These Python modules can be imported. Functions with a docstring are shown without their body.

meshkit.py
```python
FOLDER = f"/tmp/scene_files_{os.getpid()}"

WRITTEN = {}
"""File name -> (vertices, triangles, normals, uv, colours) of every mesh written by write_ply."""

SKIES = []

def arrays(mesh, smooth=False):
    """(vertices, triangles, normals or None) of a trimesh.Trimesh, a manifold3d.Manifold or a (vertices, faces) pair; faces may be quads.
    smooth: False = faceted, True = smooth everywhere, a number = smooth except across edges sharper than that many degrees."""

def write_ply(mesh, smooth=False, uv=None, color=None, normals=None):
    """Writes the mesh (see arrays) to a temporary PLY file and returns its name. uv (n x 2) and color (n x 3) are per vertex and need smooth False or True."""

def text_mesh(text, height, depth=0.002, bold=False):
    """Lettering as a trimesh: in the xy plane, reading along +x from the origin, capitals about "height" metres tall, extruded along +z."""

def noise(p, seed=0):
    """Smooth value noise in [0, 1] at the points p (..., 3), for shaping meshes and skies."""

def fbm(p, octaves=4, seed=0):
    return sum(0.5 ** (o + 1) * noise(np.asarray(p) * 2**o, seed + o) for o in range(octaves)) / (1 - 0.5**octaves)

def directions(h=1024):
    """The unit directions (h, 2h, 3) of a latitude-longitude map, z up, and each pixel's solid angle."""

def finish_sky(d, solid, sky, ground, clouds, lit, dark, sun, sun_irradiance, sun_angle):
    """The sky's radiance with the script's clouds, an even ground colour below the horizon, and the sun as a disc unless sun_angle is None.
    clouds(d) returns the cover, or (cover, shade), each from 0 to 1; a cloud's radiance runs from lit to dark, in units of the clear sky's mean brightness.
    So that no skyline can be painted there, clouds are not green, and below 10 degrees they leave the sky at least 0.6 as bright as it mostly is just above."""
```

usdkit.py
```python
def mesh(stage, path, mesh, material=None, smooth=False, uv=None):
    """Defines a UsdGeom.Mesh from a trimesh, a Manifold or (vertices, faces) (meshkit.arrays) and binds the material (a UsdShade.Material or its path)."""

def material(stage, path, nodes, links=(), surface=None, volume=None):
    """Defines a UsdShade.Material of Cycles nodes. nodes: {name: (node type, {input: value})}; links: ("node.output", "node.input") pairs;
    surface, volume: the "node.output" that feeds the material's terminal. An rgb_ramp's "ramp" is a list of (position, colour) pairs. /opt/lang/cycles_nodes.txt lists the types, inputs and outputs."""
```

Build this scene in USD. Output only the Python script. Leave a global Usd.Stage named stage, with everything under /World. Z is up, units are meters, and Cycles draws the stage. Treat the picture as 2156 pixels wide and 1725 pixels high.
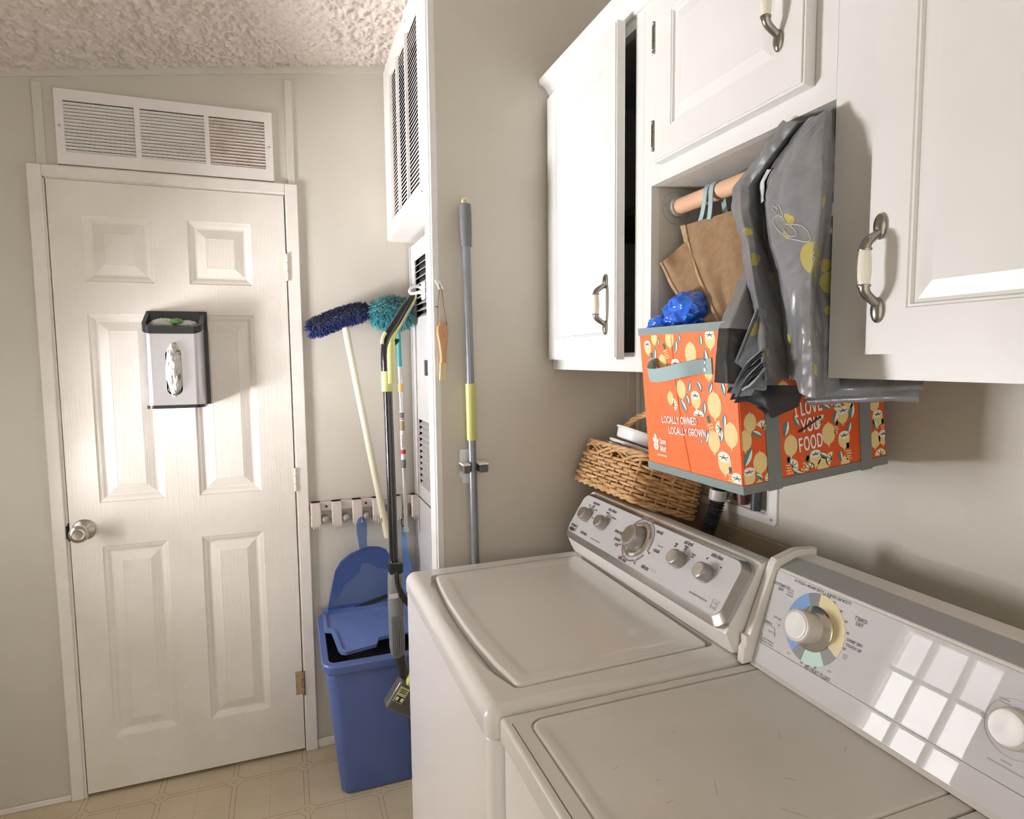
import math, random
import numpy as np, trimesh, shapely
from shapely.geometry import Polygon, box as sbox, Point, LineString
from shapely import affinity
import manifold3d as m3
from pxr import Usd, UsdGeom, UsdLux, UsdShade, Gf, Sdf, Vt
import usdkit, meshkit

random.seed(7)
RNG = np.random.default_rng(7)
stage = Usd.Stage.CreateInMemory()
UsdGeom.SetStageUpAxis(stage, 'Z')
UsdGeom.SetStageMetersPerUnit(stage, 1.0)
world = UsdGeom.Xform.Define(stage, '/World')
stage.SetDefaultPrim(world.GetPrim())
PI = math.pi

# ------------------------------------------------------------------ camera
YAW, PITCH, ROLL, FPX, EYE = .3514, -.082, -.0106, 1309.34, np.array([0, 0, 1.4657])
fw = np.array([math.sin(YAW) * math.cos(PITCH), math.cos(YAW) * math.cos(PITCH), math.sin(PITCH)])
rt = np.cross(fw, [0, 0, 1.0]); rt /= np.linalg.norm(rt); up = np.cross(rt, fw)
rt, up = math.cos(ROLL) * rt + math.sin(ROLL) * up, -math.sin(ROLL) * rt + math.cos(ROLL) * up
cam = UsdGeom.Camera.Define(stage, '/World/camera')
cm = Gf.Matrix4d(*rt, 0, *up, 0, *(-fw), 0, *EYE, 1)
cam.AddTransformOp().Set(cm)
cam.CreateHorizontalApertureAttr(36.0)
cam.CreateVerticalApertureAttr(36.0 * 1725 / 2156)
cam.CreateFocalLengthAttr(36.0 * FPX / 2156)
cam.CreateClippingRangeAttr(Gf.Vec2f(0.02, 100))
cam.CreateExposureAttr(0.22)

# ------------------------------------------------------------------ light
dome = UsdLux.DomeLight.Define(stage, '/World/sky')
dome.CreateIntensityAttr(0.47)
dome.CreateColorAttr(Gf.Vec3f(1.0, 0.95, 0.87))

def rect_light(name, center, towards, w, h, power, color):
    """A RectLight emitting along centre -> towards."""
    L = UsdLux.RectLight.Define(stage, '/World/' + name)
    c, t = np.array(center, float), np.array(towards, float)
    z = (c - t) / np.linalg.norm(c - t)
    x = np.cross([0, 0, 1.0], z); x /= np.linalg.norm(x); y = np.cross(z, x)
    L.AddTransformOp().Set(Gf.Matrix4d(*x, 0, *y, 0, *z, 0, *c, 1))
    L.CreateWidthAttr(w); L.CreateHeightAttr(h); L.CreateIntensityAttr(power); L.CreateColorAttr(Gf.Vec3f(*color))
    return L
# daylight outside the window in the left wall: sky, the sunlit distance, and sunlit ground throwing light upward
rect_light('daylight_sky', (-1.80, 1.95, 1.70), (0, 1.80, 1.60), 1.4, 0.7, 24, (0.98, 0.965, 1.0))
rect_light('daylight_horizon', (-1.80, 1.95, 0.99), (0, 1.80, 1.05), 1.4, 0.7, 42, (1.0, 0.97, 0.985))
rect_light('daylight_ground', (-1.62, 2.05, 0.55), (-.6, 1.85, 1.6), 1.9, 0.8, 175, (0.97, 0.96, 1.0))

# ------------------------------------------------------------------ helpers
_used = {}
def numbered(parent, name):
    k = (parent, name); n = _used.get(k, 0); _used[k] = n + 1
    return name if n == 0 else '%s_%03d' % (name, n)

def keys(prim, label=None, cat=None, group=None, kind=None):
    for k, v in (('label', label), ('category', cat), ('group', group), ('kind', kind)):
        if v: prim.SetCustomDataByKey(k, v)
    return prim

class Node:
    def __init__(s, prim, loc): s.prim, s.loc, s.path = prim, np.array(loc, float), str(prim.GetPath())

def thing(name, label, cat, loc=(0, 0, 0), group=None, kind=None):
    path = '/World/' + numbered('/World', name)
    x = UsdGeom.Xform.Define(stage, path); x.AddTranslateOp().Set(Gf.Vec3d(*map(float, loc)))
    keys(x.GetPrim(), label, cat, group, kind)
    return Node(x.GetPrim(), loc)

def cat_mesh(ms):
    ms = [tm(m) for m in (ms if isinstance(ms, (list, tuple)) and not (len(ms) == 2 and isinstance(ms[0], np.ndarray)) else [ms])]
    return ms[0] if len(ms) == 1 else trimesh.util.concatenate(ms)

def tm(m):
    if isinstance(m, trimesh.Trimesh): return m
    v, f, _ = meshkit.arrays(m); return trimesh.Trimesh(v, f, process=False)

def obj(parent, name, mesh, mat, smooth=35, label=None, kind=None):
    """One Mesh prim under a thing (or a part); mesh vertices are world coordinates."""
    m = cat_mesh(mesh).copy()
    base = parent.path if parent else '/World'
    loc = parent.loc if parent else np.zeros(3)
    m.apply_translation(-loc)
    path = base + '/' + numbered(base, name)
    usdkit.mesh(stage, path, m, MAT[mat], smooth=smooth)
    p = stage.GetPrimAtPath(path)
    keys(p, label, None, None, kind)
    return Node(p, loc)

def struct(name, mesh, mat, parent=None, smooth=35, label=None):
    """A piece of the setting that is one mesh at top level."""
    n = obj(parent, name, mesh, mat, smooth)
    if parent is None: keys(n.prim, label, None, None, 'structure')
    return n

def solo(name, mesh, mat, label, cat, smooth=35, group=None):
    m = cat_mesh(mesh)
    lo, hi = m.bounds
    loc = ((lo[0] + hi[0]) / 2, (lo[1] + hi[1]) / 2, lo[2])
    path = '/World/' + numbered('/World', name)
    q = m.copy(); q.apply_translation(-np.array(loc))
    g = usdkit.mesh(stage, path, q, MAT[mat], smooth=smooth); g.AddTranslateOp().Set(Gf.Vec3d(*map(float, loc)))
    return Node(keys(stage.GetPrimAtPath(path), label, cat, group), loc)

# ---- geometry
def bx(x0, x1, y0, y1, z0, z1, c=0.0):
    """A box, its edges chamfered by c."""
    lo, hi = np.minimum([x0, y0, z0], [x1, y1, z1]).astype(float), np.maximum([x0, y0, z0], [x1, y1, z1]).astype(float)
    if c <= 0:
        return trimesh.creation.box(bounds=[lo, hi])
    c = min(c, (hi - lo).min() * .45)
    pts = []
    for k in np.ndindex(2, 2, 2):
        p = np.where(k, hi, lo); s = np.where(k, -1, 1) * c
        for ax in range(3):
            q = p + s; q[ax] = p[ax]; pts.append(q)
    return trimesh.convex.convex_hull(np.array(pts))

def rbx(x0, x1, y0, y1, z0, z1, r, seg=16):
    """A box with rounded edges of radius r."""
    s = m3.Manifold.sphere(r, seg)
    return tm(m3.Manifold.batch_hull([s.translate((x, y, z)) for x in (x0 + r, x1 - r) for y in (y0 + r, y1 - r) for z in (z0 + r, z1 - r)]))

def frame(o, a, b):
    a = np.array(a, float); a /= np.linalg.norm(a); b = np.array(b, float); b -= a * (a @ b); b /= np.linalg.norm(b)
    T = np.eye(4); T[:3, 0], T[:3, 1], T[:3, 2], T[:3, 3] = a, b, np.cross(a, b), o
    return T

def put(mesh, T):
    m = tm(mesh).copy(); m.apply_transform(T); return m

def shift(mesh, d):
    m = tm(mesh).copy(); m.apply_translation(d); return m

def tube(pts, r, n=10, closed=False, flat=None):
    """A tube along pts; r is a number or one radius per point; flat=(a, b) squeezes the section along its two axes."""
    p = np.array(pts, float); k = len(p); r = np.broadcast_to(np.asarray(r, float), (k,))
    if closed: t = np.roll(p, -1, 0) - np.roll(p, 1, 0)
    else: t = np.gradient(p, axis=0)
    t /= np.maximum(np.linalg.norm(t, axis=1, keepdims=True), 1e-9)
    ref = np.array([0, 0, 1.0]) if abs(t[0, 2]) < .9 else np.array([1.0, 0, 0])
    u = np.cross(t[0], ref); u /= np.linalg.norm(u)
    th = np.arange(n) * 2 * PI / n; V = []
    fa, fb = flat or (1, 1)
    for i in range(k):
        u = u - t[i] * (u @ t[i]); u /= np.linalg.norm(u); w = np.cross(t[i], u)
        V.append(p[i] + r[i] * (fa * np.cos(th)[:, None] * u + fb * np.sin(th)[:, None] * w))
    V = np.vstack(V); F = []
    for i in range(k if closed else k - 1):
        a, b = i * n, ((i + 1) % k) * n
        for j in range(n):
            j2 = (j + 1) % n
            F += [[a + j, a + j2, b + j2], [a + j, b + j2, b + j]]
    if not closed:
        V = np.vstack([V, p[0], p[-1]])
        for j in range(n):
            j2 = (j + 1) % n
            F += [[k * n, j2, j], [k * n + 1, (k - 1) * n + j, (k - 1) * n + j2]]
    m = trimesh.Trimesh(V, F, process=False)
    if m.volume < 0: m.invert()
    return m

def smooth_path(pts, n=40, k=3):
    from scipy.interpolate import splprep, splev
    p = np.array(pts, float)
    tck, _ = splprep(p.T, s=0, k=min(k, len(p) - 1))
    return np.array(splev(np.linspace(0, 1, n), tck)).T

def loft(rings, cap0=True, cap1=True, closed=False):
    """Joins rings (each N x 3) with quads; caps are fans."""
    N = len(rings[0]); V = np.vstack(rings); F = []; K = len(rings)
    for i in range(K if closed else K - 1):
        a, b = i * N, ((i + 1) % K) * N
        for j in range(N):
            j2 = (j + 1) % N; F += [[a + j, a + j2, b + j2], [a + j, b + j2, b + j]]
    ex = []
    if cap0 and not closed:
        c = len(V) + len(ex); ex.append(np.mean(rings[0], 0)); F += [[c, (j + 1) % N, j] for j in range(N)]
    if cap1 and not closed:
        c = len(V) + len(ex); ex.append(np.mean(rings[-1], 0)); b = (K - 1) * N; F += [[c, b + j, b + (j + 1) % N] for j in range(N)]
    if ex: V = np.vstack([V, ex])
    m = trimesh.Trimesh(V, F, process=False)
    if m.volume < 0: m.invert()
    return m

def lathe(profile, T=None, n=32):
    """Revolves (radius, height) pairs about z, then moves by T."""
    th = np.arange(n) * 2 * PI / n
    rings = [np.c_[max(r, 1e-5) * np.cos(th), max(r, 1e-5) * np.sin(th), np.full(n, h)] for r, h in profile]
    m = loft(rings)
    return put(m, T) if T is not None else m

def rrect(x0, x1, y0, y1, r, seg=6):
    """A rounded rectangle as an N x 2 ring (counter-clockwise); r one radius or four (from the lower left corner on)."""
    r = np.broadcast_to(np.asarray(r, float), (4,)); out = []
    for (cx, cy, a0), rr in zip(((x0, y0, PI), (x1, y0, 1.5 * PI), (x1, y1, 0), (x0, y1, .5 * PI)), r):
        sx, sy = (1 if cx == x0 else -1), (1 if cy == y0 else -1)
        for k in range(seg + 1):
            a = a0 + k * .5 * PI / seg
            out.append((cx + sx * rr + rr * math.cos(a), cy + sy * rr + rr * math.sin(a)))
    return np.array(out)

def rect4(x0, x1, y0, y1): return sbox(x0, y0, x1, y1)
def ring3(p2, h): return np.c_[np.asarray(p2, float), np.full(len(p2), h)]

def prism(poly, h0, h1, T=None):
    """An extruded polygon (shapely or list) in the xy plane of T, from h0 to h1 along its z."""
    if not hasattr(poly, 'geom_type'): poly = Polygon(poly)
    if not poly.is_valid: poly = poly.buffer(0)
    ms = [trimesh.creation.extrude_polygon(g, abs(h1 - h0), engine='earcut') for g in getattr(poly, 'geoms', [poly]) if g.area > 1e-10]
    m = trimesh.util.concatenate(ms); m.apply_translation([0, 0, min(h0, h1)])
    return put(m, T) if T is not None else m

def resample(poly, n, d=0.0, ref=None):
    """The outline of a polygon shrunk by d, as n points starting nearest ref."""
    g = poly.buffer(-d, join_style=1) if d else poly
    if g.geom_type != 'Polygon': g = max(g.geoms, key=lambda q: q.area)
    ring = g.exterior if g.exterior.is_ccw else shapely.LinearRing(list(g.exterior.coords)[::-1])
    L = ring.length; s0 = ring.project(Point(ref)) if ref is not None else 0
    return np.array([ring.interpolate((s0 + L * i / n) % L).coords[0] for i in range(n)])

def quad_extrude(profile, y0, y1, bevel=0.0):
    """An (x, z) profile extruded along y, the ends drawn in by bevel."""
    P = np.array(profile, float)
    poly = Polygon(P)
    if not poly.exterior.is_ccw: P = P[::-1]
    rings = []
    if bevel:
        c = P.mean(0)
        n = np.zeros_like(P)
        e = np.roll(P, -1, 0) - P; nn = np.c_[e[:, 1], -e[:, 0]] / np.maximum(np.linalg.norm(e, axis=1, keepdims=True), 1e-9)
        n = nn + np.roll(nn, 1, 0); n /= np.maximum(np.linalg.norm(n, axis=1, keepdims=True), 1e-9)
        for f, dy in ((1, 0), (.3, .3), (0, 1)):
            rings.append((P - n * bevel * f, y0 + bevel * dy))
        for f, dy in ((0, 1), (.3, .3), (1, 0)):
            rings.append((P - n * bevel * f, y1 - bevel * dy))
    else:
        rings = [(P, y0), (P, y1)]
    R3 = [np.c_[p[:, 0], np.full(len(p), y), p[:, 1]] for p, y in rings]
    body = loft(R3, cap0=False, cap1=False)
    caps = []
    for p, y, s in ((R3[0], y0, 0), (R3[-1], y1, 1)):
        q = Polygon(p[:, [0, 2]])
        v, f = trimesh.creation.triangulate_polygon(q, engine='earcut')
        caps.append(trimesh.Trimesh(np.c_[v[:, 0], np.full(len(v), y), v[:, 1]], f if s else f[:, ::-1], process=False))
    m = trimesh.util.concatenate([body] + caps); m.merge_vertices()
    trimesh.repair.fix_normals(m)
    return m

def grid_up(net, nu, nv, order=1):
    """Resamples a control net (rows x cols x 3) to nu x nv points."""
    from scipy.ndimage import map_coordinates
    net = np.array(net, float); R, C = net.shape[:2]
    a, b = np.meshgrid(np.linspace(0, R - 1, nu), np.linspace(0, C - 1, nv), indexing='ij')
    return np.stack([map_coordinates(net[..., k], [a, b], order=order, mode='nearest') for k in range(3)], -1)

def sheet(P, t=.0015):
    """A cloth of thickness t on a grid of points (closed all round)."""
    R, C = P.shape[:2]
    du = np.gradient(P, axis=0); dv = np.gradient(P, axis=1)
    n = np.cross(du, dv); n /= np.maximum(np.linalg.norm(n, axis=2, keepdims=True), 1e-12)
    A, B = P + n * t / 2, P - n * t / 2
    idx = np.arange(R * C).reshape(R, C); F = []
    q = np.stack([idx[:-1, :-1], idx[:-1, 1:], idx[1:, 1:], idx[1:, :-1]], -1).reshape(-1, 4)
    F = [q[:, [0, 2, 1]], q[:, [0, 3, 2]], q[:, [0, 1, 2]] + R * C, q[:, [0, 2, 3]] + R * C]
    border = np.concatenate([idx[0, :], idx[1:, -1], idx[-1, -2::-1], idx[-2:0:-1, 0]])
    nx = np.roll(border, -1)
    F += [np.stack([border, nx, nx + R * C], 1), np.stack([border, nx + R * C, border + R * C], 1)]
    m = trimesh.Trimesh(np.vstack([A.reshape(-1, 3), B.reshape(-1, 3)]), np.vstack(F), process=False)
    if m.volume < 0: m.invert()
    return m

def text(s, h, T, x, y, xs=.8, align='c', depth=.0006, bold=False, z=0.0, rot=0.0, shear=0.0):
    """Raised print on the plane of frame T, centred (or left aligned) at (x, y)."""
    m = meshkit.text_mesh(s, h, depth, bold)
    m.vertices[:, 0] *= xs
    if shear: m.vertices[:, 0] += shear * m.vertices[:, 1]
    w = m.bounds[1][0]
    if align == 'c': m.apply_translation([-w / 2, -h / 2, 0])
    elif align == 'r': m.apply_translation([-w, -h / 2, 0])
    else: m.apply_translation([0, -h / 2, 0])
    if rot: m.apply_transform(trimesh.transformations.rotation_matrix(rot, [0, 0, 1]))
    m.apply_translation([x, y, z])
    return put(m, T)

def bar(T, x, y, w, h, z=0.0, d=.0005, rot=0):
    p = affinity.rotate(sbox(x - w / 2, y - h / 2, x + w / 2, y + h / 2), rot)
    return prism(p, z, z + d, T)

# ------------------------------------------------------------------ materials
MAT = {}
def mat(name, col, rough=.5, metal=0.0, spec=.5, c2=None, vscale=8., vr=(.42, .62), detail=4, stretch=(1, 1, 1), bump=None, coat=0., sheen=0., trans=0., aniso=0., sss=0., extra=None, ramp=None):
    nodes = {'g': ('geometry', {}), 'p': ('principled_bsdf', dict(base_color=col, roughness=rough, metallic=metal, specular_ior_level=spec, coat_weight=coat, sheen_weight=sheen, transmission_weight=trans, anisotropic=aniso))}
    if sss: nodes['p'][1].update(subsurface_weight=sss, subsurface_scale=.01)
    if extra: nodes['p'][1].update(extra)
    links = []
    if c2 is not None or ramp:
        nodes['m'] = ('mapping', {'scale': stretch}); nodes['n'] = ('noise_texture', {'scale': vscale, 'detail': detail, 'roughness': .6})
        nodes['r'] = ('rgb_ramp', {'ramp': ramp or [(vr[0], col), (vr[1], c2)]})
        links += [('g.position', 'm.vector'), ('m.vector', 'n.vector'), ('n.fac', 'r.fac'), ('r.color', 'p.base_color')]
    if bump:
        bs, dist, st = bump[:3]
        nodes['bm'] = ('mapping', {'scale': bump[3] if len(bump) > 3 else (1, 1, 1)}); nodes['bn'] = ('noise_texture', {'scale': bs, 'detail': 3, 'roughness': .55})
        nodes['b'] = ('bump', {'strength': st, 'distance': dist})
        links += [('g.position', 'bm.vector'), ('bm.vector', 'bn.vector'), ('bn.fac', 'b.height'), ('b.normal', 'p.normal')]
    MAT[name] = usdkit.material(stage, '/World/Looks/' + name, nodes, links, surface='p.BSDF')
    return MAT[name]

mat('wall_paint', (.59, .557, .485), .5, c2=(.565, .532, .46), vscale=3, bump=(900, .0006, .25))
mat('trim_paint', (.80, .755, .70), .4, c2=(.76, .715, .655), vscale=14)
mat('trim_wall', (.61, .585, .52), .45)
mat('door_paint', (.80, .755, .69), .42, bump=(60, .0012, .55, (4.5, 1, .12)), c2=(.755, .71, .64), vscale=5)
mat('cabinet_paint', (.735, .73, .705), .35, c2=(.72, .715, .685), vscale=6)
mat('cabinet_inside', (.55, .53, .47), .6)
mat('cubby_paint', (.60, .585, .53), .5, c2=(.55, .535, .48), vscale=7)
mat('vent_white', (.80, .765, .73), .4, spec=.5)
mat('vent_dusty', (.72, .64, .58), .55, c2=(.52, .38, .29), vscale=16, vr=(.48, .75))
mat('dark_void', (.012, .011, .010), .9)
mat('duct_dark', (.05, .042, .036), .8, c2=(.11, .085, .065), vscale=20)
mat('nickel', (.56, .53, .49), .22, 1.0)
mat('pewter', (.34, .325, .29), .26, 1.0)
mat('brass_old', (.52, .42, .27), .35, 1.0, c2=(.40, .33, .22), vscale=60)
mat('hinge_cream', (.74, .69, .60), .35)
mat('ceramic', (.78, .73, .62), .12, coat=.5)
mat('furnace_paint', (.56, .545, .545), .38, c2=(.53, .515, .51), vscale=4)
mat('furnace_slat', (.50, .48, .46), .45)
mat('washer_enamel', (.72, .70, .66), .24, c2=(.695, .675, .635), vscale=3, coat=.35, extra={'coat_roughness': .12})
mat('washer_front', (.80, .77, .745), .26, coat=.25)
mat('dryer_enamel', (.68, .655, .60), .36, c2=(.625, .595, .54), vscale=5, vr=(.4, .7), coat=.2, extra={'coat_roughness': .25})
mat('groove_dirt', (.16, .13, .10), .8)
mat('console_white', (.80, .775, .73), .28, coat=.3)
mat('panel_silver', (.70, .70, .715), .42, .35, c2=(.665, .665, .68), vscale=12, stretch=(1, .1, 1))
mat('bezel_silver', (.50, .495, .485), .24, .85)
mat('knob_side', (.36, .34, .31), .36, .4)
mat('knob_cap', (.60, .575, .54), .24, 1.0)
mat('chrome', (.70, .68, .65), .14, 1.0)
mat('print_grey', (.16, .16, .17), .6)
mat('print_pale', (.42, .42, .44), .6)
mat('print_red', (.55, .06, .10), .6)
mat('badge_dark', (.06, .06, .065), .3, .3)
mat('badge_light', (.72, .72, .73), .3, .3)
mat('dryer_face', (.66, .66, .67), .008, spec=.11)
mat('dryer_cap', (.80, .765, .70), .35)
mat('dryer_top_strip', (.40, .40, .395), .42)
mat('dial_blue', (.17, .34, .68), .4)
mat('dial_yellow', (.74, .62, .33), .4)
mat('dial_green', (.50, .71, .62), .4)
mat('dial_grey', (.20, .20, .205), .4)
mat('knob_cream', (.60, .56, .50), .35)
mat('knob_white', (.80, .79, .77), .3)
mat('wood_rod', (.72, .46, .29), .38, c2=(.66, .40, .24), vscale=18, stretch=(1, .12, 1))
mat('flange_plastic', (.50, .49, .46), .35)
mat('jute', (.33, .195, .09), .85, c2=(.23, .13, .055), vscale=55, vr=(.35, .7), bump=(520, .0016, .8), sheen=.3)
mat('jute_hem', (.46, .30, .16), .85, c2=(.34, .21, .10), vscale=60, bump=(520, .0016, .8), sheen=.3)
mat('teal_strap', (.33, .45, .46), .65, bump=(900, .0006, .6))
mat('teal_board', (.045, .16, .165), .5)
mat('blue_film', (.015, .15, .80), .16, coat=.6, extra={'coat_roughness': .06})
mat('grey_film', (.225, .225, .235), .30, c2=(.18, .18, .19), vscale=9, coat=.15, extra={'coat_roughness': .25}, bump=(34, .004, .4))
mat('grey_dark', (.022, .022, .024), .42, c2=(.012, .012, .013), vscale=10)
mat('grey_blue', (.22, .24, .265), .45, c2=(.16, .175, .20), vscale=12)
mat('olive_print', (.40, .35, .08), .4)
mat('white_print', (.42, .42, .42), .5)
mat('white_strap', (.66, .70, .72), .5)
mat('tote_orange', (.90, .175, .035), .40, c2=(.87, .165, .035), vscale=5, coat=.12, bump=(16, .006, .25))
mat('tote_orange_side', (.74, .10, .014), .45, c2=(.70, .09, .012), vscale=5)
mat('tote_trim', (.235, .30, .295), .7, bump=(700, .0008, .6))
mat('tote_web', (.20, .215, .205), .75, bump=(700, .0008, .6))
mat('lemon', (.82, .63, .28), .5)
mat('lemon_core', (.86, .82, .70), .5)
mat('leaf_teal', (.08, .24, .24), .5)
mat('print_white', (.88, .86, .82), .5)
mat('ink', (.03, .035, .04), .5)
mat('wicker', (.68, .43, .205), .5, c2=(.50, .28, .115), vscale=28, vr=(.35, .72), coat=.15)
mat('wicker_dark', (.44, .24, .10), .5, c2=(.32, .16, .06), vscale=28, vr=(.35, .72), coat=.12)
mat('white_plastic', (.82, .815, .80), .28, coat=.2)
mat('black_plastic', (.012, .012, .013), .32)
mat('black_rubber', (.016, .016, .017), .5)
mat('hose_black', (.022, .022, .024), .38, coat=.15)
mat('hose_grey', (.045, .05, .06), .42)
mat('valve_bronze', (.26, .21, .15), .35, .9)
mat('valve_red', (.10, .03, .025), .45)
mat('steel', (.52, .505, .53), .34, .85)
mat('bag_film', (.50, .48, .44), .25, c2=(.62, .60, .56), vscale=30, coat=.3, bump=(60, .004, .6))
mat('bag_green', (.10, .26, .06), .35)
mat('rack_plastic', (.62, .55, .50), .38)
mat('roller_grey', (.42, .38, .34), .45)
mat('blue_fibre', (.015, .07, .34), .8, sheen=.4)
mat('teal_fibre', (.05, .36, .40), .8, sheen=.4)
mat('cream_pole', (.74, .68, .52), .38)
mat('silver_pole', (.62, .62, .61), .28, .85)
mat('teal_plastic', (.03, .30, .29), .4)
mat('label_white', (.74, .72, .66), .5)
mat('label_brown', (.34, .26, .15), .5)
mat('tan_band', (.66, .42, .13), .5)
mat('vac_black', (.010, .010, .012), .16, coat=.6)
mat('vac_lime', (.56, .58, .22), .42)
mat('vac_lime_pale', (.72, .72, .45), .42)
mat('vac_grey', (.17, .17, .168), .38)
mat('vac_bin', (.10, .095, .085), .22, coat=.4)
mat('mop_grey', (.20, .215, .235), .30, .25)
mat('mop_grip', (.14, .145, .15), .55)
mat('mop_lime', (.50, .50, .165), .45)
mat('hook_white', (.86, .85, .83), .3)
mat('clip_white', (.84, .83, .80), .35)
mat('clip_grey', (.10, .10, .092), .5)
mat('brush_wood', (.62, .34, .17), .45, c2=(.54, .28, .13), vscale=30, stretch=(1, 1, .15))
mat('bristle', (.74, .60, .36), .7)
mat('cord_brown', (.26, .15, .07), .7)
mat('can_blue', (.080, .125, .33), .42, c2=(.090, .138, .35), vscale=6, bump=(300, .0006, .35))
mat('can_lid', (.115, .175, .41), .40, c2=(.13, .195, .44), vscale=8)
mat('ledge_tan', (.36, .30, .21), .5)

def floor_material():
    """Printed vinyl: cream sheet with tan double lines, finer single lines half way, and small scrolls at the crossings."""
    N, L = {'g': ('geometry', {}), 's': ('separate_xyz', {})}, [('g.position', 's.vector')]
    P = .2325; k = [0]
    def node(op, a, b=None, c=None):
        k[0] += 1; n = 'm%d' % k[0]; d = {'math_type': op}
        for i, v in enumerate((a, b, c)):
            if v is None: continue
            if isinstance(v, str): L.append((v, '%s.value%d' % (n, i + 1)))
            else: d['value%d' % (i + 1)] = v
        N[n] = ('math', d); return n + '.value'
    dist = []
    for ax, off in (('x', -.0205), ('y', -2.274)):
        t = node('add', 's.' + ax, off + 40 * P); t = node('divide', t, P); t = node('fraction', t)
        d = node('subtract', t, .5); d = node('absolute', d); d = node('subtract', .5, d)       # 0 on the crossing lines, .5 half way
        dist.append(node('multiply', d, P))
    def near(d, at, w): return node('less_than', node('absolute', node('subtract', d, at)), w)
    r = node('sqrt', node('add', node('multiply', dist[0], dist[0]), node('multiply', dist[1], dist[1])))
    far = node('greater_than', r, .027)
    lines = None
    for d in dist:
        dbl = node('multiply', near(d, .0075, .0014), far)
        sng = node('multiply', near(d, P / 2, .0009), .6)
        both = node('maximum', dbl, sng)
        lines = both if lines is None else node('maximum', lines, both)
    dm = node('absolute', node('subtract', node('add', dist[0], dist[1]), .036))
    scroll = node('multiply', node('less_than', dm, .0016), node('greater_than', node('minimum', dist[0], dist[1]), .004))
    rose = near(r, .009, .0011)
    lines = node('maximum', lines, node('maximum', scroll, rose))
    N['n'] = ('noise_texture', {'scale': 60, 'detail': 3}); L.append(('g.position', 'n.vector'))
    lines = node('multiply', lines, node('multiply', 'n.fac', 1.25))
    N['n2'] = ('noise_texture', {'scale': 5, 'detail': 4}); L.append(('g.position', 'n2.vector'))
    N['r'] = ('rgb_ramp', {'ramp': [(.35, (.66, .56, .39)), (.65, (.60, .50, .34))]}); L.append(('n2.fac', 'r.fac'))
    N['c'] = ('mix_color', {'b': (.36, .18, .10)}); L += [('r.color', 'c.a'), (lines, 'c.fac')]
    N['p'] = ('principled_bsdf', {'roughness': .38}); L.append(('c.result', 'p.base_color'))
    MAT['vinyl_floor'] = usdkit.material(stage, '/World/Looks/vinyl_floor', N, L, surface='p.BSDF')
floor_material()

def fibre_material(name, ramp, rough=.85):
    MAT[name] = usdkit.material(stage, '/World/Looks/' + name, {
        'g': ('geometry', {}), 'r': ('rgb_ramp', {'ramp': ramp}), 'p': ('principled_bsdf', {'roughness': rough, 'sheen_weight': .3}),
        'h': ('principled_bsdf', {})}, [('g.random_per_island', 'r.fac'), ('r.color', 'p.base_color')], surface='p.BSDF')
fibre_material('blue_fibre', [(0, (.010, .03, .18)), (.35, (.02, .16, .66)), (.8, (.04, .30, .95)), (.93, (.12, .30, .75)), (1, (.35, .40, .55))])
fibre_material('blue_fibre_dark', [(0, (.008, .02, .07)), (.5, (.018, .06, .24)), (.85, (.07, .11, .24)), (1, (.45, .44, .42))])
fibre_material('teal_fibre', [(0, (.04, .30, .34)), (.4, (.08, .52, .56)), (.8, (.18, .66, .68)), (1, (.50, .74, .74))])
fibre_material('teal_fibre_dark', [(0, (.10, .20, .20)), (.6, (.18, .36, .37)), (1, (.36, .48, .47))])

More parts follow.
